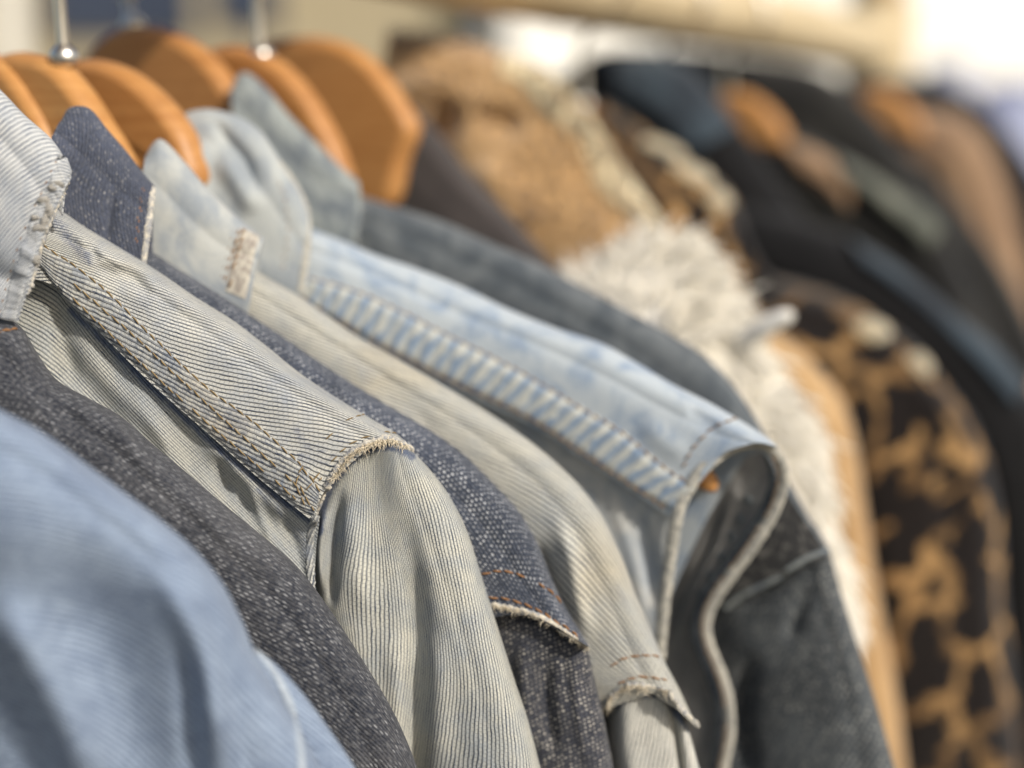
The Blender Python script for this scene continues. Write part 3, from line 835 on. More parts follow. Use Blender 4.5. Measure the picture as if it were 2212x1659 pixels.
stitches('D', 'stitching', jd, TH_ORANGE, [[(1040, 1240), (1075, 1233), (1110, 1238), (1150, 1253), (1190, 1280), (1215, 1308)], [(1055, 1290), (1090, 1292), (1130, 1303), (1175, 1325), (1225, 1358), (1250, 1378)]], .0027, .0006, .00034)
fray('D', 'frayed_threads', jd, FIBRE, [(1062, 1306), (1100, 1312), (1150, 1326), (1200, 1352), (1240, 1378), (1273, 1402)], 160, .0018, .00009)
M_DC = dotted('dark blue collar denim', srgb(72, 77, 90), srgb(160, 160, 162), .00115, 72, 1.25, (.5, .52), .35, .4, srgb(96, 104, 126), .3, .4)
sheet('DC', 'collar', jd, M_DC, .331,
      [[(138, 262), (150, 240), (172, 234), (196, 243), (230, 285), (265, 325), (300, 370), (331, 406)],
       [(118, 285), (180, 335), (240, 395), (290, 435), (326, 465)],
       [(108, 310), (150, 390), (220, 450), (319, 512)],
       [(90, 400), (140, 470), (220, 520), (313, 558)],
       [(60, 500), (200, 600), (300, 640)]], [0, .006, .008, .009, .009],
      folds=[([(250, 400), (240, 470), (230, 540)], 12, -.001)], n=90, m=60, back=.004, backlen=.02, thick=.0014, wrinkle=.0005, wscale=50)
edge_roll('DC', 'collar_edge', jd, M_WHITE_EDGE, [(329, 408), (325, 450), (320, 490), (314, 540), (308, 580)], .0010, .0002)
stitches('DC', 'stitching', jd, TH_ORANGE, [[(308, 402), (303, 440), (298, 480), (293, 530)], [(312, 405), (307, 445), (302, 485), (297, 535)]], .0026, .0003, .0004)

# ================================================================ E: second pale washed jacket
je = garment('denim_jacket', 'pale washed denim jacket between the dark blue jacket and the sleeveless vest', 'denim jacket', .378, 560, 600)
sheet('E', 'yoke_panel', je, M_E, .351,
      [[(480, 545), (560, 590), (640, 636), (700, 676), (760, 718), (850, 770), (950, 828), (1050, 888), (1130, 942), (1200, 998), (1260, 1058), (1304, 1120), (1342, 1200), (1372, 1280), (1402, 1350), (1434, 1425), (1468, 1490), (1506, 1572)],
       [(470, 590), (560, 640), (700, 730), (850, 825), (1000, 920), (1110, 1000), (1190, 1075), (1245, 1150), (1290, 1240), (1330, 1330), (1370, 1420), (1415, 1500), (1462, 1530)],
       [(460, 650), (600, 740), (760, 850), (900, 945), (1020, 1040), (1100, 1120), (1160, 1210), (1210, 1310), (1260, 1400), (1310, 1470), (1370, 1482), (1440, 1492)],
       [(450, 720), (600, 830), (760, 930), (900, 1040), (1000, 1130), (1070, 1220), (1120, 1320), (1180, 1420), (1250, 1510), (1312, 1530)]],
      [0, .0095, .0115, .0115],
      folds=[([(1190, 1100), (1230, 1200), (1250, 1300), (1280, 1400)], 20, .0022), ([(1150, 1150), (1190, 1280), (1220, 1400)], 20, -.003),
             ([(780, 800), (900, 890), (960, 950)], 26, -.001)],
      n=220, m=80, back=.010, wrinkle=.0005, wscale=40)
sheet('E', 'sleeve', je, M_E2, .3515,
      [[(1430, 1470), (1466, 1530), (1488, 1580), (1505, 1640), (1520, 1700), (1535, 1810)],
       [(1440, 1480), (1455, 1560), (1470, 1640), (1480, 1700), (1485, 1810)],
       [(1425, 1478), (1437, 1560), (1452, 1640), (1462, 1700), (1465, 1810)],
       [(1385, 1475), (1392, 1560), (1400, 1640), (1408, 1700), (1410, 1810)],
       [(1345, 1485), (1345, 1560), (1350, 1640), (1360, 1700), (1365, 1810)],
       [(1318, 1500), (1316, 1560), (1318, 1640), (1320, 1700), (1325, 1810)]],
      [0, .004, .0065, .0092, .0108, .004],
      folds=[([(1330, 1510), (1360, 1486), (1400, 1484), (1440, 1492), (1470, 1530), (1500, 1560)], 13, -.0026), ([(1452, 1480), (1460, 1580), (1472, 1680), (1480, 1900)], 8, -.004)],
      tint=[([(1330, 1525), (1360, 1500), (1400, 1498), (1440, 1506), (1462, 1540), (1500, 1580)], 14, 1.1)],
      n=110, m=80, drop_cols=.3, back=.008, wrinkle=.0004, wscale=60)
HE = [(1312, 1528), (1322, 1505), (1345, 1487), (1370, 1481), (1400, 1484), (1428, 1490), (1444, 1494)]
edge_roll('E', 'shoulder_hem', je, M_WHITE_EDGE, HE, .0008, .0004, vary=.3, flat=.7)
edge_roll('E', 'shoulder_hem', je, M_WHITE_EDGE, [(1444, 1490), (1462, 1522), (1482, 1545), (1502, 1562), (1507, 1580)], .0008, .0004, vary=.25, flat=.7)
fray('E', 'frayed_threads', je, FIBRE, HE, 160, .0022, .0001)
stitches('E', 'stitching', je, TH_ORANGE, [[(1318, 1440), (1340, 1425), (1370, 1417), (1405, 1416), (1425, 1420)], [(1335, 1478), (1365, 1464), (1400, 1462), (1440, 1470)]], .003, .0004, .0003)
sheet('EC', 'collar', je, cloth('pale collar denim', srgb(178, 180, 176), srgb(138, 146, 154), 80, 1200), .3465,
      [[(318, 340), (334, 314), (352, 308), (400, 358), (440, 405), (490, 455), (530, 490), (567, 520)],
       [(308, 375), (360, 420), (420, 480), (480, 530), (556, 562)],
       [(300, 430), (360, 500), (430, 560), (547, 605)],
       [(300, 520), (380, 580), (450, 630), (540, 650)],
       [(320, 600), (430, 680), (530, 700)]], [0, .006, .008, .009, .009],
      n=90, m=50, back=.004, backlen=.02, thick=.0014, wrinkle=.0005)
ribbon('EC', 'collar_band', je, cloth('cream worn band', srgb(192, 187, 174), srgb(138, 130, 124), 400, 900), [(514, 492), (502, 530), (492, 570), (480, 624)], [(566, 521), (556, 560), (548, 605), (540, 648)], .0008, pucker=.00004, edge=.2)
stitches('EC', 'stitching', je, TH_BROWN, [[(508, 492), (497, 530), (487, 568), (478, 608)], [(518, 496), (508, 532), (496, 570), (486, 615)], [(528, 494), (517, 534), (506, 576), (497, 622)]], .0026, .0003, .0004)

# ================================================================ F: sleeveless vest
jf = garment('denim_vest', 'sleeveless light blue acid washed denim vest with bound open armhole', 'denim vest', .41, 660, 500)
sheet('F', 'yoke_panel', jf, M_F, .3855,
      [[(600, 470), (660, 490), (740, 520), (820, 553), (900, 580), (1000, 620), (1100, 668), (1200, 708), (1300, 742), (1370, 780), (1450, 828), (1530, 868), (1600, 908), (1650, 940), (1680, 965)],
       [(600, 520), (700, 550), (850, 610), (1000, 680), (1150, 740), (1300, 810), (1420, 875), (1510, 920), (1570, 945), (1625, 958)],
       [(600, 570), (700, 605), (850, 665), (1000, 750), (1150, 830), (1300, 920), (1400, 985), (1500, 1045), (1530, 1000)],
       [(600, 640), (660, 655), (800, 745), (900, 798), (1000, 850), (1150, 920), (1250, 985), (1350, 1050), (1445, 1112), (1478, 1098)]],
      [0, .0095, .012, .013], folds=[([(1380, 900), (1440, 960), (1500, 990)], 26, .001), ([(1480, 880), (1560, 930)], 16, -.001)],
      n=200, m=70, back=.011, wrinkle=.0006)
sheet('F', 'front_panel', jf, M_F2, .386,
      [[(600, 630), (660, 640), (800, 735), (900, 790), (1000, 842), (1150, 912), (1250, 975), (1350, 1040), (1445, 1100), (1480, 1095)],
       [(600, 700), (800, 800), (1000, 900), (1150, 985), (1280, 1075), (1380, 1160), (1440, 1200), (1456, 1200)],
       [(600, 800), (800, 900), (1000, 1010), (1150, 1110), (1280, 1210), (1380, 1290), (1420, 1320), (1438, 1320)],
       [(600, 1000), (900, 1150), (1150, 1300), (1300, 1420), (1400, 1480), (1425, 1480)]],
      [.011, .0100, .0128, .0135], round0=False, back=0, n=140, m=50, drop_rows=.3,
      folds=[([(1290, 1040), (1340, 1130), (1380, 1260), (1390, 1400)], 16, .001), ([(1370, 1080), (1400, 1180), (1410, 1320)], 12, -.0015)], wrinkle=.0006)
ribbon('F', 'seam_band', jf, dash_seam(), [(640, 592), (800, 636), (960, 716), (1120, 796), (1250, 872), (1350, 930), (1430, 1000), (1505, 1048)], [(640, 645), (800, 742), (900, 794), (1000, 844), (1150, 916), (1250, 982), (1350, 1048), (1450, 1108)], .0013, pucker=.00025, period=.0052, edge=.2, slant=.25)
stitches('F', 'stitching', jf, TH_BROWN, [[(650, 594), (800, 642), (960, 722), (1120, 802), (1250, 880), (1350, 940), (1430, 1008), (1500, 1052)], [(650, 640), (800, 732), (900, 784), (1000, 834), (1150, 905), (1250, 972), (1350, 1038), (1442, 1098)], [(1590, 905), (1540, 925), (1500, 965), (1475, 1010)]], .003, .0004, .0004)
# the far side of the armhole: inside of the back panel
sheet('FI', 'back_panel', jf, M_FI, .3985,
      [[(1440, 1100), (1500, 1010), (1560, 960), (1610, 945), (1650, 955), (1683, 990), (1690, 1030), (1672, 1090), (1630, 1160), (1580, 1230), (1530, 1300), (1520, 1350), (1545, 1420), (1575, 1480), (1582, 1560), (1570, 1660), (1560, 1800)],
       [(1420, 1160), (1480, 1080), (1540, 1020), (1590, 1000), (1610, 1040), (1590, 1110), (1550, 1180), (1510, 1250), (1480, 1330), (1500, 1430), (1520, 1560), (1510, 1800)],
       [(1400, 1240), (1450, 1200), (1480, 1210), (1450, 1300), (1440, 1400), (1440, 1600), (1440, 1800)],
       [(1380, 1350), (1400, 1330), (1400, 1400), (1390, 1600), (1380, 1800)]],
      [0.0, -.004, -.007, -.009], round0=False, back=0, n=160, m=50, drop_cols=.3, wrinkle=.0006,
      folds=[([(1590, 1010), (1560, 1150), (1490, 1290), (1470, 1400)], 12, .003), ([(1545, 1020), (1520, 1150), (1450, 1300)], 12, .0025)])
edge_roll('FI', 'armhole_binding', jf, M_FB, [(1424, 1420, .012), (1432, 1330, .012), (1446, 1220, .012), (1464, 1110, .013), (1490, 1050, .012), (1530, 1000, .010), (1580, 966, .006), (1630, 955, .000), (1668, 972, -.004), (1690, 1010, -.007), (1690, 1050, -.009), (1668, 1110, -.010), (1625, 1180, -.010), (1580, 1240, -.010), (1545, 1290, -.010), (1525, 1340, -.010), (1530, 1390, -.010), (1555, 1450, -.010), (1572, 1510, -.010), (1576, 1580, -.010), (1562, 1660, -.010), (1545, 1810, -.010)], .0020, s=.3855, flat=.55, vary=.05)
stitches('FI', 'stitching', jf, TH_BROWN, [[(1669, 985), (1682, 1030), (1662, 1100), (1618, 1172), (1574, 1232), (1538, 1285), (1518, 1340), (1524, 1392), (1548, 1452), (1565, 1512), (1568, 1580), (1554, 1660)]], .0026, .0004, .0004, skip=.1)
edge_roll('FI', 'armhole_facing', jf, M_G, [(1655, 975, -.008), (1668, 1010, -.010), (1668, 1050, -.011), (1648, 1105, -.012), (1606, 1172, -.012), (1562, 1232, -.012), (1524, 1285, -.012), (1502, 1340, -.012), (1508, 1395, -.012), (1532, 1455, -.012), (1550, 1515, -.012), (1552, 1585, -.012), (1540, 1660, -.012)], .0014, s=.3855, flat=1.2)
patches('FI', 'inner_seam_pucker', jf, M_GC, [(1600, 1120, 14, 8, .9), (1580, 1160, 14, 8, .9), (1556, 1200, 14, 8, .9), (1532, 1240, 13, 8, .9), (1510, 1280, 12, 8, .9), (1618, 1080, 12, 7, .9)])
hg = thing('coat_hanger', 'orange wooden hanger tip poking out inside the open armhole of the vest', 'coat hanger', tuple(at(1530, 1045, .415)), 'wooden coat hangers on the rail')
P = at(np.array([1440, 1470, 1500, 1525, 1540, 1546]), np.array([1000, 1008, 1020, 1036, 1052, 1060]), .3885)
link('arm', tube_mesh('arm', P, [.0035, .0038, .0038, .0034, .0024, .0006], 14), M_WOOD, hg)
sheet('FC', 'collar', jf, cloth('pale grey denim collar', srgb(176, 180, 178), srgb(138, 146, 154), 70, 1200), .373,
      [[(380, 275), (400, 250), (450, 240), (510, 255), (560, 287), (600, 345), (640, 400), (663, 450), (669, 500)],
       [(400, 300), (460, 310), (510, 345), (560, 405), (610, 470), (663, 545)],
       [(415, 350), (470, 400), (520, 470), (580, 540), (656, 590)],
       [(440, 420), (500, 500), (570, 580), (649, 635)],
       [(500, 520), (600, 650), (640, 690)]], [0, .006, .008, .009, .009],
      folds=[([(425, 480), (428, 370), (445, 290)], 24, .002),
             ([(470, 330), (520, 400), (560, 470)], 24, .002), ([(455, 250), (490, 300), (530, 350), (560, 430)], 16, -.0022)],
      n=100, m=70, back=.005, backlen=.02, thick=.0014, wrinkle=.0005)
edge_roll('FC', 'collar_edge', jf, M_FB, [(600, 350), (636, 400), (660, 450), (665, 500), (661, 550), (655, 590), (649, 630)], .0013)
stitches('FC', 'stitching', jf, TH_BROWN, [[(600, 392), (618, 440), (622, 490), (618, 540), (610, 590)]], .0026, .0003, .0005)

# ================================================================ G: slate grey jacket
jg = garment('denim_jacket', 'slate grey denim jacket with speckled black sleeve, behind the vest', 'denim jacket', .445, 770, 420)
sheet('G', 'yoke_panel', jg, M_G, .424,
      [[(700, 395), (770, 420), (850, 445), (950, 476), (1050, 520), (1150, 563), (1250, 615), (1350, 668), (1450, 722), (1530, 775), (1592, 842), (1642, 920), (1690, 1010), (1740, 1105), (1792, 1188)],
       [(690, 450), (770, 470), (900, 520), (1050, 585), (1200, 660), (1350, 745), (1470, 830), (1550, 910), (1620, 1000), (1680, 1090), (1740, 1160), (1788, 1200)],
       [(680, 510), (800, 550), (1000, 650), (1200, 760), (1380, 880), (1480, 970), (1560, 1080), (1620, 1170), (1680, 1230), (1720, 1225)],
       [(670, 600), (900, 720), (1200, 900), (1380, 1030), (1480, 1150), (1550, 1260), (1600, 1290), (1640, 1268)]],
      [0, .010, .012, .012], n=150, m=60, back=.011, wrinkle=.0006)
sheet('G', 'front_panel', jg, M_GY, .4225,
      [[(1640, 1000), (1690, 1050), (1738, 1120), (1790, 1196)], [(1600, 1100), (1660, 1160), (1720, 1210), (1780, 1210)], [(1560, 1200), (1600, 1250), (1660, 1265), (1700, 1235)], [(1500, 1280), (1540, 1310), (1580, 1312), (1640, 1280)]],
      [.008, .0115, .0125, .012], round0=False, back=0, n=60, m=40)
sheet('G', 'sleeve', jg, M_GS, .425,
      [[(1760, 1130), (1792, 1190), (1806, 1240), (1836, 1340), (1872, 1450), (1903, 1550), (1932, 1655), (1970, 1810)],
       [(1730, 1160), (1755, 1250), (1785, 1350), (1815, 1450), (1840, 1550), (1860, 1655), (1885, 1810)],
       [(1670, 1200), (1690, 1280), (1715, 1360), (1735, 1450), (1755, 1550), (1770, 1655), (1780, 1810)],
       [(1600, 1250), (1610, 1320), (1630, 1400), (1645, 1480), (1655, 1560), (1665, 1655), (1670, 1810)],
       [(1520, 1290), (1540, 1360), (1560, 1440), (1570, 1520), (1560, 1600), (1560, 1700), (1560, 1810)],
       [(1430, 1300), (1440, 1400), (1440, 1500), (1440, 1600), (1440, 1810)]],
      [0, .0085, .0105, .010, .007, .002],
      folds=[([(1560, 1320), (1640, 1285), (1700, 1245), (1790, 1200)], 18, -.0025), ([(1640, 1400), (1600, 1520), (1620, 1700)], 22, -.004), ([(1760, 1250), (1720, 1330), (1700, 1400)], 18, -.002)],
      n=130, m=80, drop_cols=.3, back=.012)
edge_roll('G', 'shoulder_hem', jg, M_GC, [(1568, 1312), (1600, 1288), (1640, 1268), (1690, 1245)], .0008, .0001)
edge_roll('G', 'shoulder_hem', jg, M_GC, [(1700, 1232), (1745, 1205), (1790, 1188)], .0008, .0001)
sheet('GC', 'collar', jg, M_GC, .407,
      [[(505, 190), (515, 168), (535, 162), (575, 195), (620, 250), (670, 300), (720, 350), (768, 392)],
       [(500, 215), (560, 280), (620, 340), (690, 392), (773, 440)],
       [(508, 270), (570, 350), (640, 420), (769, 480)],
       [(540, 340), (620, 450), (700, 500), (761, 522)],
       [(560, 440), (660, 540), (750, 570)]], [0, .006, .008, .009, .009], n=90, m=50, back=.004, backlen=.02, thick=.0014, wrinkle=.0006)
edge_roll('GC', 'collar_edge', jg, M_GC, [(768, 396), (772, 440), (768, 480), (761, 520)], .0013)

# ================================================================ H..R: softer things behind
def soft(key, name, part, label, cat, mat, s, rows, ts, group=None, folds=(), back=.02, n=90, m=50, wrinkle=.002, wscale=18, drop_cols=0, drop_rows=.4):
    t = thing(name, label, cat, tuple(at(rows[0][0][0], rows[0][0][1], s)), group)
    sheet(key, part, t, mat, s, rows, ts, folds, n, m, back=back, wrinkle=wrinkle, wscale=wscale, drop_cols=drop_cols, drop_rows=drop_rows, backlen=.2)
    return t

jh = soft('H', 'jacket', 'sleeve', 'smooth dark taupe jacket shoulder between the slate denim and the tan fleece coat', 'jacket', M_H, .49,
     [[(850, 170), (890, 225), (950, 290), (1010, 368), (1080, 442), (1150, 520), (1215, 592), (1300, 690), (1400, 800), (1500, 960)],
      [(820, 280), (880, 340), (950, 410), (1020, 480), (1090, 550), (1150, 620), (1230, 720), (1350, 900)],
      [(800, 400), (880, 480), (1000, 580), (1100, 680), (1200, 800), (1300, 950)]], [0, .012, .013], back=.012, group='coats and jackets further along the rail')
ji = soft('I', 'fleece_coat', 'sleeve', 'shaggy tan brown teddy fleece coat right of the orange hanger', 'coat', M_I, .575,
     [[(840, 60), (900, 70), (980, 82), (1060, 104), (1130, 128), (1200, 170), (1262, 240), (1314, 322), (1372, 402), (1422, 470), (1460, 560), (1500, 700), (1540, 900)],
      [(830, 110), (900, 130), (1000, 170), (1090, 200), (1160, 250), (1210, 320), (1260, 400), (1310, 470), (1360, 560), (1380, 700), (1400, 900)],
      [(820, 180), (900, 220), (980, 270), (1040, 330), (1090, 400), (1140, 470), (1200, 560), (1250, 680), (1280, 900)],
      [(810, 260), (870, 300), (930, 360), (980, 430), (1040, 520), (1100, 620), (1150, 900)]],
     [0, .028, .036, .036], folds=[([(1000, 210), (950, 270), (930, 340), (960, 420)], 34, -.018), ([(1010, 260), (1080, 260), (1130, 300)], 30, -.008),
     ([(1040, 330), (1080, 420), (1150, 520)], 50, .008), ([(880, 160), (900, 220)], 40, .008)],
     back=.03, wrinkle=.003, wscale=24, group='coats and jackets further along the rail')
sheet('I', 'lit_edge', ji, M_PALE_LIT, .572,  # sunlit edge of the fleece laid on in a paler colour
      [[(1080, 112), (1140, 130), (1205, 172), (1268, 242), (1320, 325), (1378, 405), (1426, 472)],
       [(1080, 150), (1130, 165), (1180, 205), (1238, 272), (1290, 355), (1345, 430), (1395, 492)],
       [(1080, 165), (1120, 185), (1165, 225), (1220, 292), (1270, 372), (1330, 450), (1380, 505)]], [0, .022, .024], n=60, m=30, back=.028, backlen=.05, wrinkle=.003)
def locks(key, name, parent, mat, count, region, length, rad, dirs, s):
    verts, faces = [], []
    for k in range(count):
        i = random.random(); c = region(i, random.random())
        h = hit(key, c[0], c[1])
        if not h: continue
        p = np.array(h[0]) - np.array(h[1]) * .002
        a = dirs(c) + random.gauss(0, .26)
        v = W * math.cos(a) * 1.0 + np.array([0, 0, 1.]) * math.sin(a) - D * random.uniform(-.1, .5); v /= np.linalg.norm(v)
        ln = length * random.choice((.5, .6, .7, 1.1))* random.uniform(.8, 1.1); bend = RNG.normal(0, .25, 3) + np.array([0, 0, -.35]); rr0 = rad * random.uniform(.6, 1.2)
        sd_ = np.cross(v, D); sd_ /= np.linalg.norm(sd_); up_ = np.cross(v, sd_); b0 = len(verts)
        prof = (.8, 1.0, .9, .6, .12)
        for q, pr in zip((0, .25, .5, .8, 1), prof):
            pp = p + v * ln * q + bend * ln * q * q * .5
            for a_ in range(6):
                an = a_ * math.pi / 3; verts.append(pp + rr0 * pr * (math.cos(an) * sd_ + math.sin(an) * up_ * .6))
        for q in range(4):
            for a_ in range(6):
                faces.append((b0 + q * 6 + a_, b0 + q * 6 + (a_ + 1) % 6, b0 + (q + 1) * 6 + (a_ + 1) % 6, b0 + (q + 1) * 6 + a_))
        faces.append(tuple(b0 + 24 + a_ for a_ in range(6)))
    me = bpy.data.meshes.new(name); me.from_pydata([tuple(v) for v in verts], [], faces); me.update(); me.uv_layers.new(name='UVMap')
    return link(name, me, mat, parent)
itop = cr([(850, 66), (980, 84), (1060, 106), (1130, 130), (1200, 174), (1262, 244), (1314, 326), (1372, 406), (1422, 474), (1450, 540)], 200)
ilow = cr([(820, 180), (880, 260), (950, 330), (1000, 400), (1060, 470), (1120, 520), (1180, 560), (1240, 580), (1300, 590), (1360, 600)], 200)
def ireg(i, j):
    k = int(i * 199); return itop[k] * (1 - j) + ilow[k] * j
def treg(i, j):
    k = int((.35 + i * .6) * 199); return itop[k] * (1 - j * .16) + ilow[k] * j * .16
locks('I', 'lit_edge_pile', ji, M_PALE_LIT, 900, treg, .007, .0010, lambda c: math.radians(50 - 90 * (c[0] - 850) / 600), .575)  # pale tufts carry the painted lit edge
locks('I', 'fleece_pile', ji, M_I, 5000, ireg, .006, .0010, lambda c: math.radians(50 - 90 * (c[0] - 850) / 600), .575)
# white shaggy fur: a soft core with tapering locks
jj = soft('J', 'fur_vest', 'fur_core', 'shaggy cream white faux fur garment spilling out beside the slate denim shoulder', 'fur vest', M_J, .53,
     [[(1180, 640), (1225, 612), (1300, 598), (1350, 545), (1425, 518), (1490, 528), (1540, 585), (1590, 660), (1635, 745), (1700, 830), (1745, 920), (1765, 1000), (1780, 1080), (1800, 1150), (1830, 1240), (1850, 1340), (1870, 1500)],
      [(1180, 640), (1250, 640), (1340, 620), (1420, 620), (1490, 680), (1550, 760), (1610, 850), (1660, 950), (1700, 1050), (1740, 1150), (1770, 1260), (1790, 1500)],
      [(1180, 700), (1280, 710), (1400, 760), (1480, 840), (1560, 960), (1620, 1080), (1680, 1200), (1720, 1500)]],
     [0, .022, .034], back=.02, wrinkle=.003, wscale=40, group='coats and jackets further along the rail')
top = cr([(1225, 616), (1300, 604), (1350, 552), (1425, 524), (1490, 535), (1540, 592), (1590, 668), (1635, 752), (1700, 840), (1745, 930), (1765, 1010), (1790, 1110), (1830, 1250), (1850, 1340)], 200)
low = cr([(1215, 640), (1290, 650), (1400, 720), (1480, 800), (1560, 920), (1640, 1060), (1700, 1180), (1740, 1300)], 200)
def jreg(i, j):
    k = int(i * 199); return top[k] * (1 - j * j) + low[k] * j * j
def jdir(c):
    f = min(1, max(0, (c[0] - 1290) / 320)); return math.radians(125 - 150 * f) if c[1] < 760 else math.radians(-20 - (c[1] - 760) * .08)
locks('J', 'fur_locks', jj, M_J2, 3600, jreg, .0155, .0010, jdir, .53)
P = at(np.array([1600, 1640, 1680, 1715]), np.array([740, 715, 692, 678]), np.array([.51, .507, .505, .503]))
link('loose_lock', tube_mesh('loose_lock', cr(P, 14), np.interp(np.linspace(0, 1, 14), [0, .5, .9, 1], [.004, .0042, .0028, .0008]), 10), M_J2, jj)
jk = soft('K', 'wool_coat', 'sleeve', 'plain camel wool coat, a narrow strip between white fur and leopard print', 'coat', M_K, .60,
     [[(1560, 640), (1640, 690), (1720, 750), (1780, 810), (1822, 870), (1848, 950), (1868, 1080), (1888, 1220), (1912, 1360), (1938, 1500), (1958, 1660), (1975, 1800)],
      [(1560, 720), (1640, 780), (1710, 850), (1755, 930), (1790, 1050), (1820, 1200), (1845, 1360), (1865, 1500), (1880, 1660), (1890, 1800)],
      [(1500, 800), (1600, 900), (1660, 1000), (1700, 1150), (1740, 1400), (1760, 1600), (1770, 1800)]], [0, .022, .024], back=.02, wrinkle=.002, group='coats and jackets further along the rail', drop_cols=.4)
jl = soft('L', 'fur_coat', 'sleeve', 'leopard print fur coat in tan and black', 'coat', M_L, .66,
     [[(1300, 215), (1352, 250), (1420, 300), (1500, 355), (1562, 400), (1592, 450), (1616, 520), (1660, 592), (1730, 612), (1822, 642), (1900, 690), (1975, 745), (2025, 808), (2085, 880), (2122, 950), (2150, 1050), (2165, 1150), (2172, 1300), (2190, 1450), (2205, 1660), (2215, 1800)],
      [(1300, 270), (1380, 330), (1460, 400), (1520, 470), (1560, 560), (1640, 660), (1740, 700), (1840, 750), (1920, 820), (1985, 900), (2030, 1000), (2055, 1120), (2070, 1300), (2085, 1450), (2095, 1660), (2100, 1800)],
      [(1300, 380), (1400, 470), (1480, 570), (1580, 700), (1700, 800), (1800, 880), (1870, 970), (1920, 1100), (1945, 1300), (1965, 1500), (1975, 1660), (1980, 1800)],
      [(1300, 480), (1450, 640), (1600, 800), (1720, 900), (1790, 1000), (1830, 1150), (1850, 1400), (1860, 1660), (1865, 1800)]],
     [0, .030, .040, .036], back=.035, wrinkle=.005, folds=[([(1560, 480), (1620, 600), (1680, 680)], 40, -.012)], group='coats and jackets further along the rail', drop_cols=.4)
for sp_ in [(1432, 322, 52, 22, .72), (1500, 378, 48, 24, .72), (1552, 432, 26, 26, 0), (1882, 712, 36, 30, .3), (1985, 785, 26, 26, .4)]: patches('L', 'cream_highlight', jl, M_PALE_LIT, [sp_], lift=.003)  # highlights on the leopard fur put in as cream flakes
g2 = 'coats and jackets further along the rail'
jm = soft('M', 'coat', 'sleeve', 'black coat with slate blue highlight on its shoulder behind the leopard collar', 'coat', M_M, .76,
     [[(1190, 170), (1232, 148), (1290, 116), (1345, 108), (1430, 118), (1505, 150), (1562, 222), (1622, 302), (1690, 400), (1760, 500), (1850, 640), (1950, 800)],
      [(1190, 240), (1280, 220), (1380, 230), (1460, 290), (1530, 380), (1600, 480), (1680, 600), (1780, 760), (1880, 900)],
      [(1190, 360), (1300, 370), (1400, 430), (1480, 540), (1560, 660), (1650, 800), (1760, 950)]], [0, .03, .034], back=.03, group=g2)
sheet('M', 'shoulder_highlight', jm, M_SLATE_LIT, .752,  # highlight on the black shoulder put in as slate colour
      [[(1320, 114), (1380, 112), (1440, 122), (1500, 152), (1552, 215), (1590, 270)], [(1330, 160), (1390, 170), (1440, 200), (1490, 250), (1530, 310)], [(1330, 200), (1390, 225), (1440, 270), (1480, 320)]],
      [0, .026, .029], n=40, m=24, back=.028, backlen=.04)
jo = soft('O', 'jacket', 'sleeve', 'dark jacket with grey green shoulder stripe and brown patch', 'jacket', M_MB, .86,
     [[(1600, 260), (1680, 280), (1760, 310), (1840, 350), (1920, 400), (1990, 440), (2035, 490), (2070, 560), (2120, 660), (2180, 780), (2260, 900)],
      [(1600, 340), (1700, 370), (1800, 420), (1900, 490), (1980, 560), (2040, 660), (2100, 780), (2180, 900)],
      [(1600, 460), (1750, 520), (1880, 620), (1980, 740), (2080, 900)]], [0, .03, .034], back=.03, group=g2)
sheet('O', 'gleam', jo, M_GREY_LIT, .851, [[(1800, 335), (1870, 370), (1940, 415), (2000, 452), (2034, 492)], [(1820, 365), (1880, 402), (1940, 450), (1985, 490), (2015, 525)], [(1825, 380), (1880, 420), (1930, 465), (1975, 505), (2000, 540)]], [0, .024, .026], n=40, m=20, back=.026, backlen=.04)  # highlight painted along the dark shoulder in grey green
sheet('O', 'brown_patch', jo, M_TAN, .851, [[(1690, 300), (1740, 315), (1800, 345), (1840, 375)], [(1720, 345), (1770, 370), (1810, 405), (1835, 440)], [(1740, 380), (1780, 405), (1810, 435), (1830, 460)]], [.010, .026, .026], n=40, m=20, back=0)
jn = soft('N', 'coat', 'sleeve', 'second black coat with a long grey blue painted highlight, above the leopard shoulder', 'coat', M_M, .745,
     [[(1580, 420), (1660, 452), (1740, 476), (1820, 505), (1910, 558), (2000, 625), (2090, 700), (2160, 760), (2220, 830), (2280, 940), (2320, 1100), (2340, 1400), (2350, 1800)],
      [(1580, 500), (1700, 530), (1800, 570), (1900, 630), (2000, 710), (2090, 800), (2160, 900), (2210, 1020), (2240, 1300), (2250, 1800)],
      [(1580, 600), (1720, 640), (1850, 700), (1960, 790), (2060, 900), (2120, 1040), (2140, 1300), (2150, 1800)]], [0, .03, .034], back=.03, group=g2, drop_cols=.4)
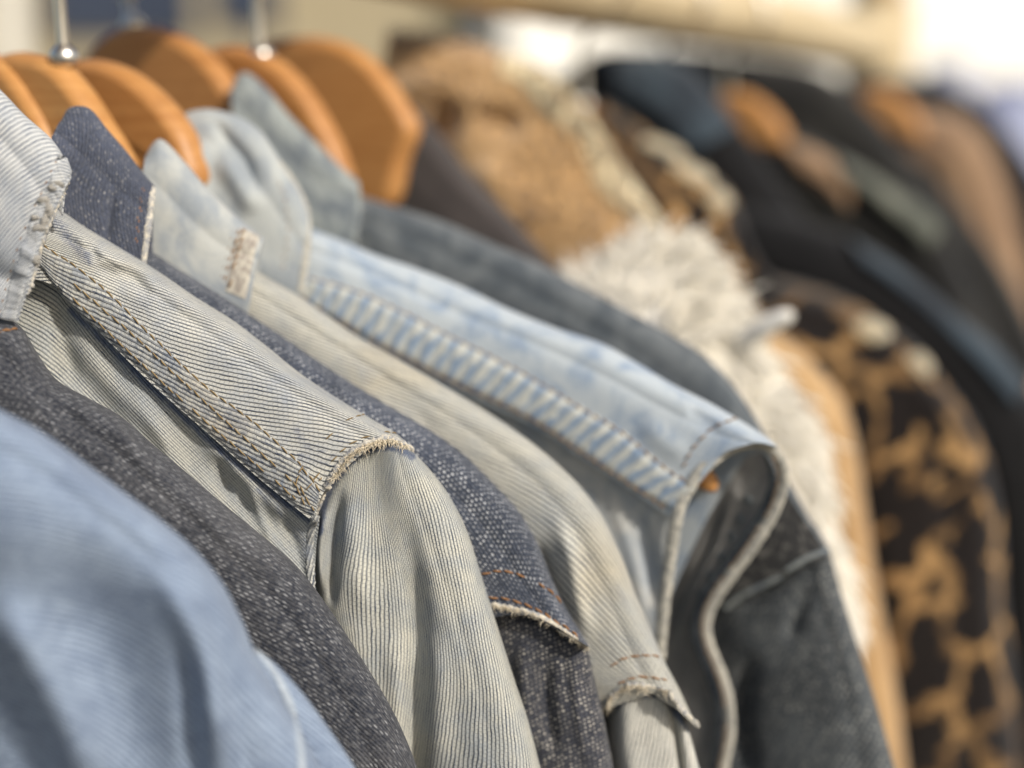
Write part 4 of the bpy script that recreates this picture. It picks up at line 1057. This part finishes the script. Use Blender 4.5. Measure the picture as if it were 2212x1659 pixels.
sheet('N', 'highlight_strip', jn, M_SLATE_LIT, .741, [[(1830, 508), (1910, 556), (2000, 623), (2090, 698), (2160, 758), (2220, 828)], [(1860, 550), (1930, 598), (2010, 662), (2090, 738), (2150, 800), (2200, 862)], [(1870, 570), (1935, 615), (2010, 680), (2085, 755), (2140, 815), (2190, 880)]], [0, .024, .026], n=50, m=20, back=.027, backlen=.04)  # long highlight along the black shoulder, painted in slate tone
jp = soft('P', 'coat', 'sleeve', 'plain black coat hanging directly under the far part of the rail', 'coat', M_MB, .93,
     [[(1245, 180), (1300, 122), (1380, 104), (1480, 108), (1580, 120), (1680, 132), (1760, 150), (1830, 190), (1900, 256), (1960, 330), (2040, 410), (2110, 500), (2180, 600), (2260, 760)],
      [(1300, 260), (1400, 230), (1540, 240), (1680, 250), (1780, 300), (1880, 380), (1980, 470), (2060, 560), (2140, 680), (2220, 840)],
      [(1350, 350), (1560, 350), (1700, 370), (1820, 450), (1940, 560), (2050, 700), (2150, 850)]], [0, .035, .04], back=.03, group=g2)
jq = soft('Q', 'suede_jacket', 'sleeve', 'tan suede jacket curving down at the right edge among black coats', 'jacket', M_TAN, .99,
     [[(1880, 290), (1940, 258), (2000, 240), (2070, 250), (2125, 300), (2165, 380), (2192, 470), (2215, 580), (2240, 700), (2260, 900)],
      [(1890, 330), (1950, 305), (2010, 295), (2060, 320), (2095, 380), (2118, 460), (2130, 560), (2150, 700), (2160, 900)],
      [(1900, 370), (1960, 350), (2010, 360), (2040, 400), (2060, 480), (2070, 600), (2080, 900)]], [0, .03, .034], back=.02, drop_rows=0, group=g2)
jr = soft('R', 'coat', 'sleeve', 'farthest blackish plum coat below the rail end in the top right', 'coat', M_PLUM, 1.08,
     [[(1760, 200), (1830, 176), (1900, 166), (1980, 170), (2060, 190), (2130, 235), (2190, 300), (2250, 390), (2320, 520), (2400, 800)],
      [(1760, 260), (1860, 240), (1960, 250), (2050, 290), (2120, 360), (2180, 450), (2240, 600), (2300, 900)],
      [(1760, 360), (1880, 350), (1980, 390), (2070, 480), (2150, 620), (2200, 900)]], [0, .035, .04], back=.03, group=g2)
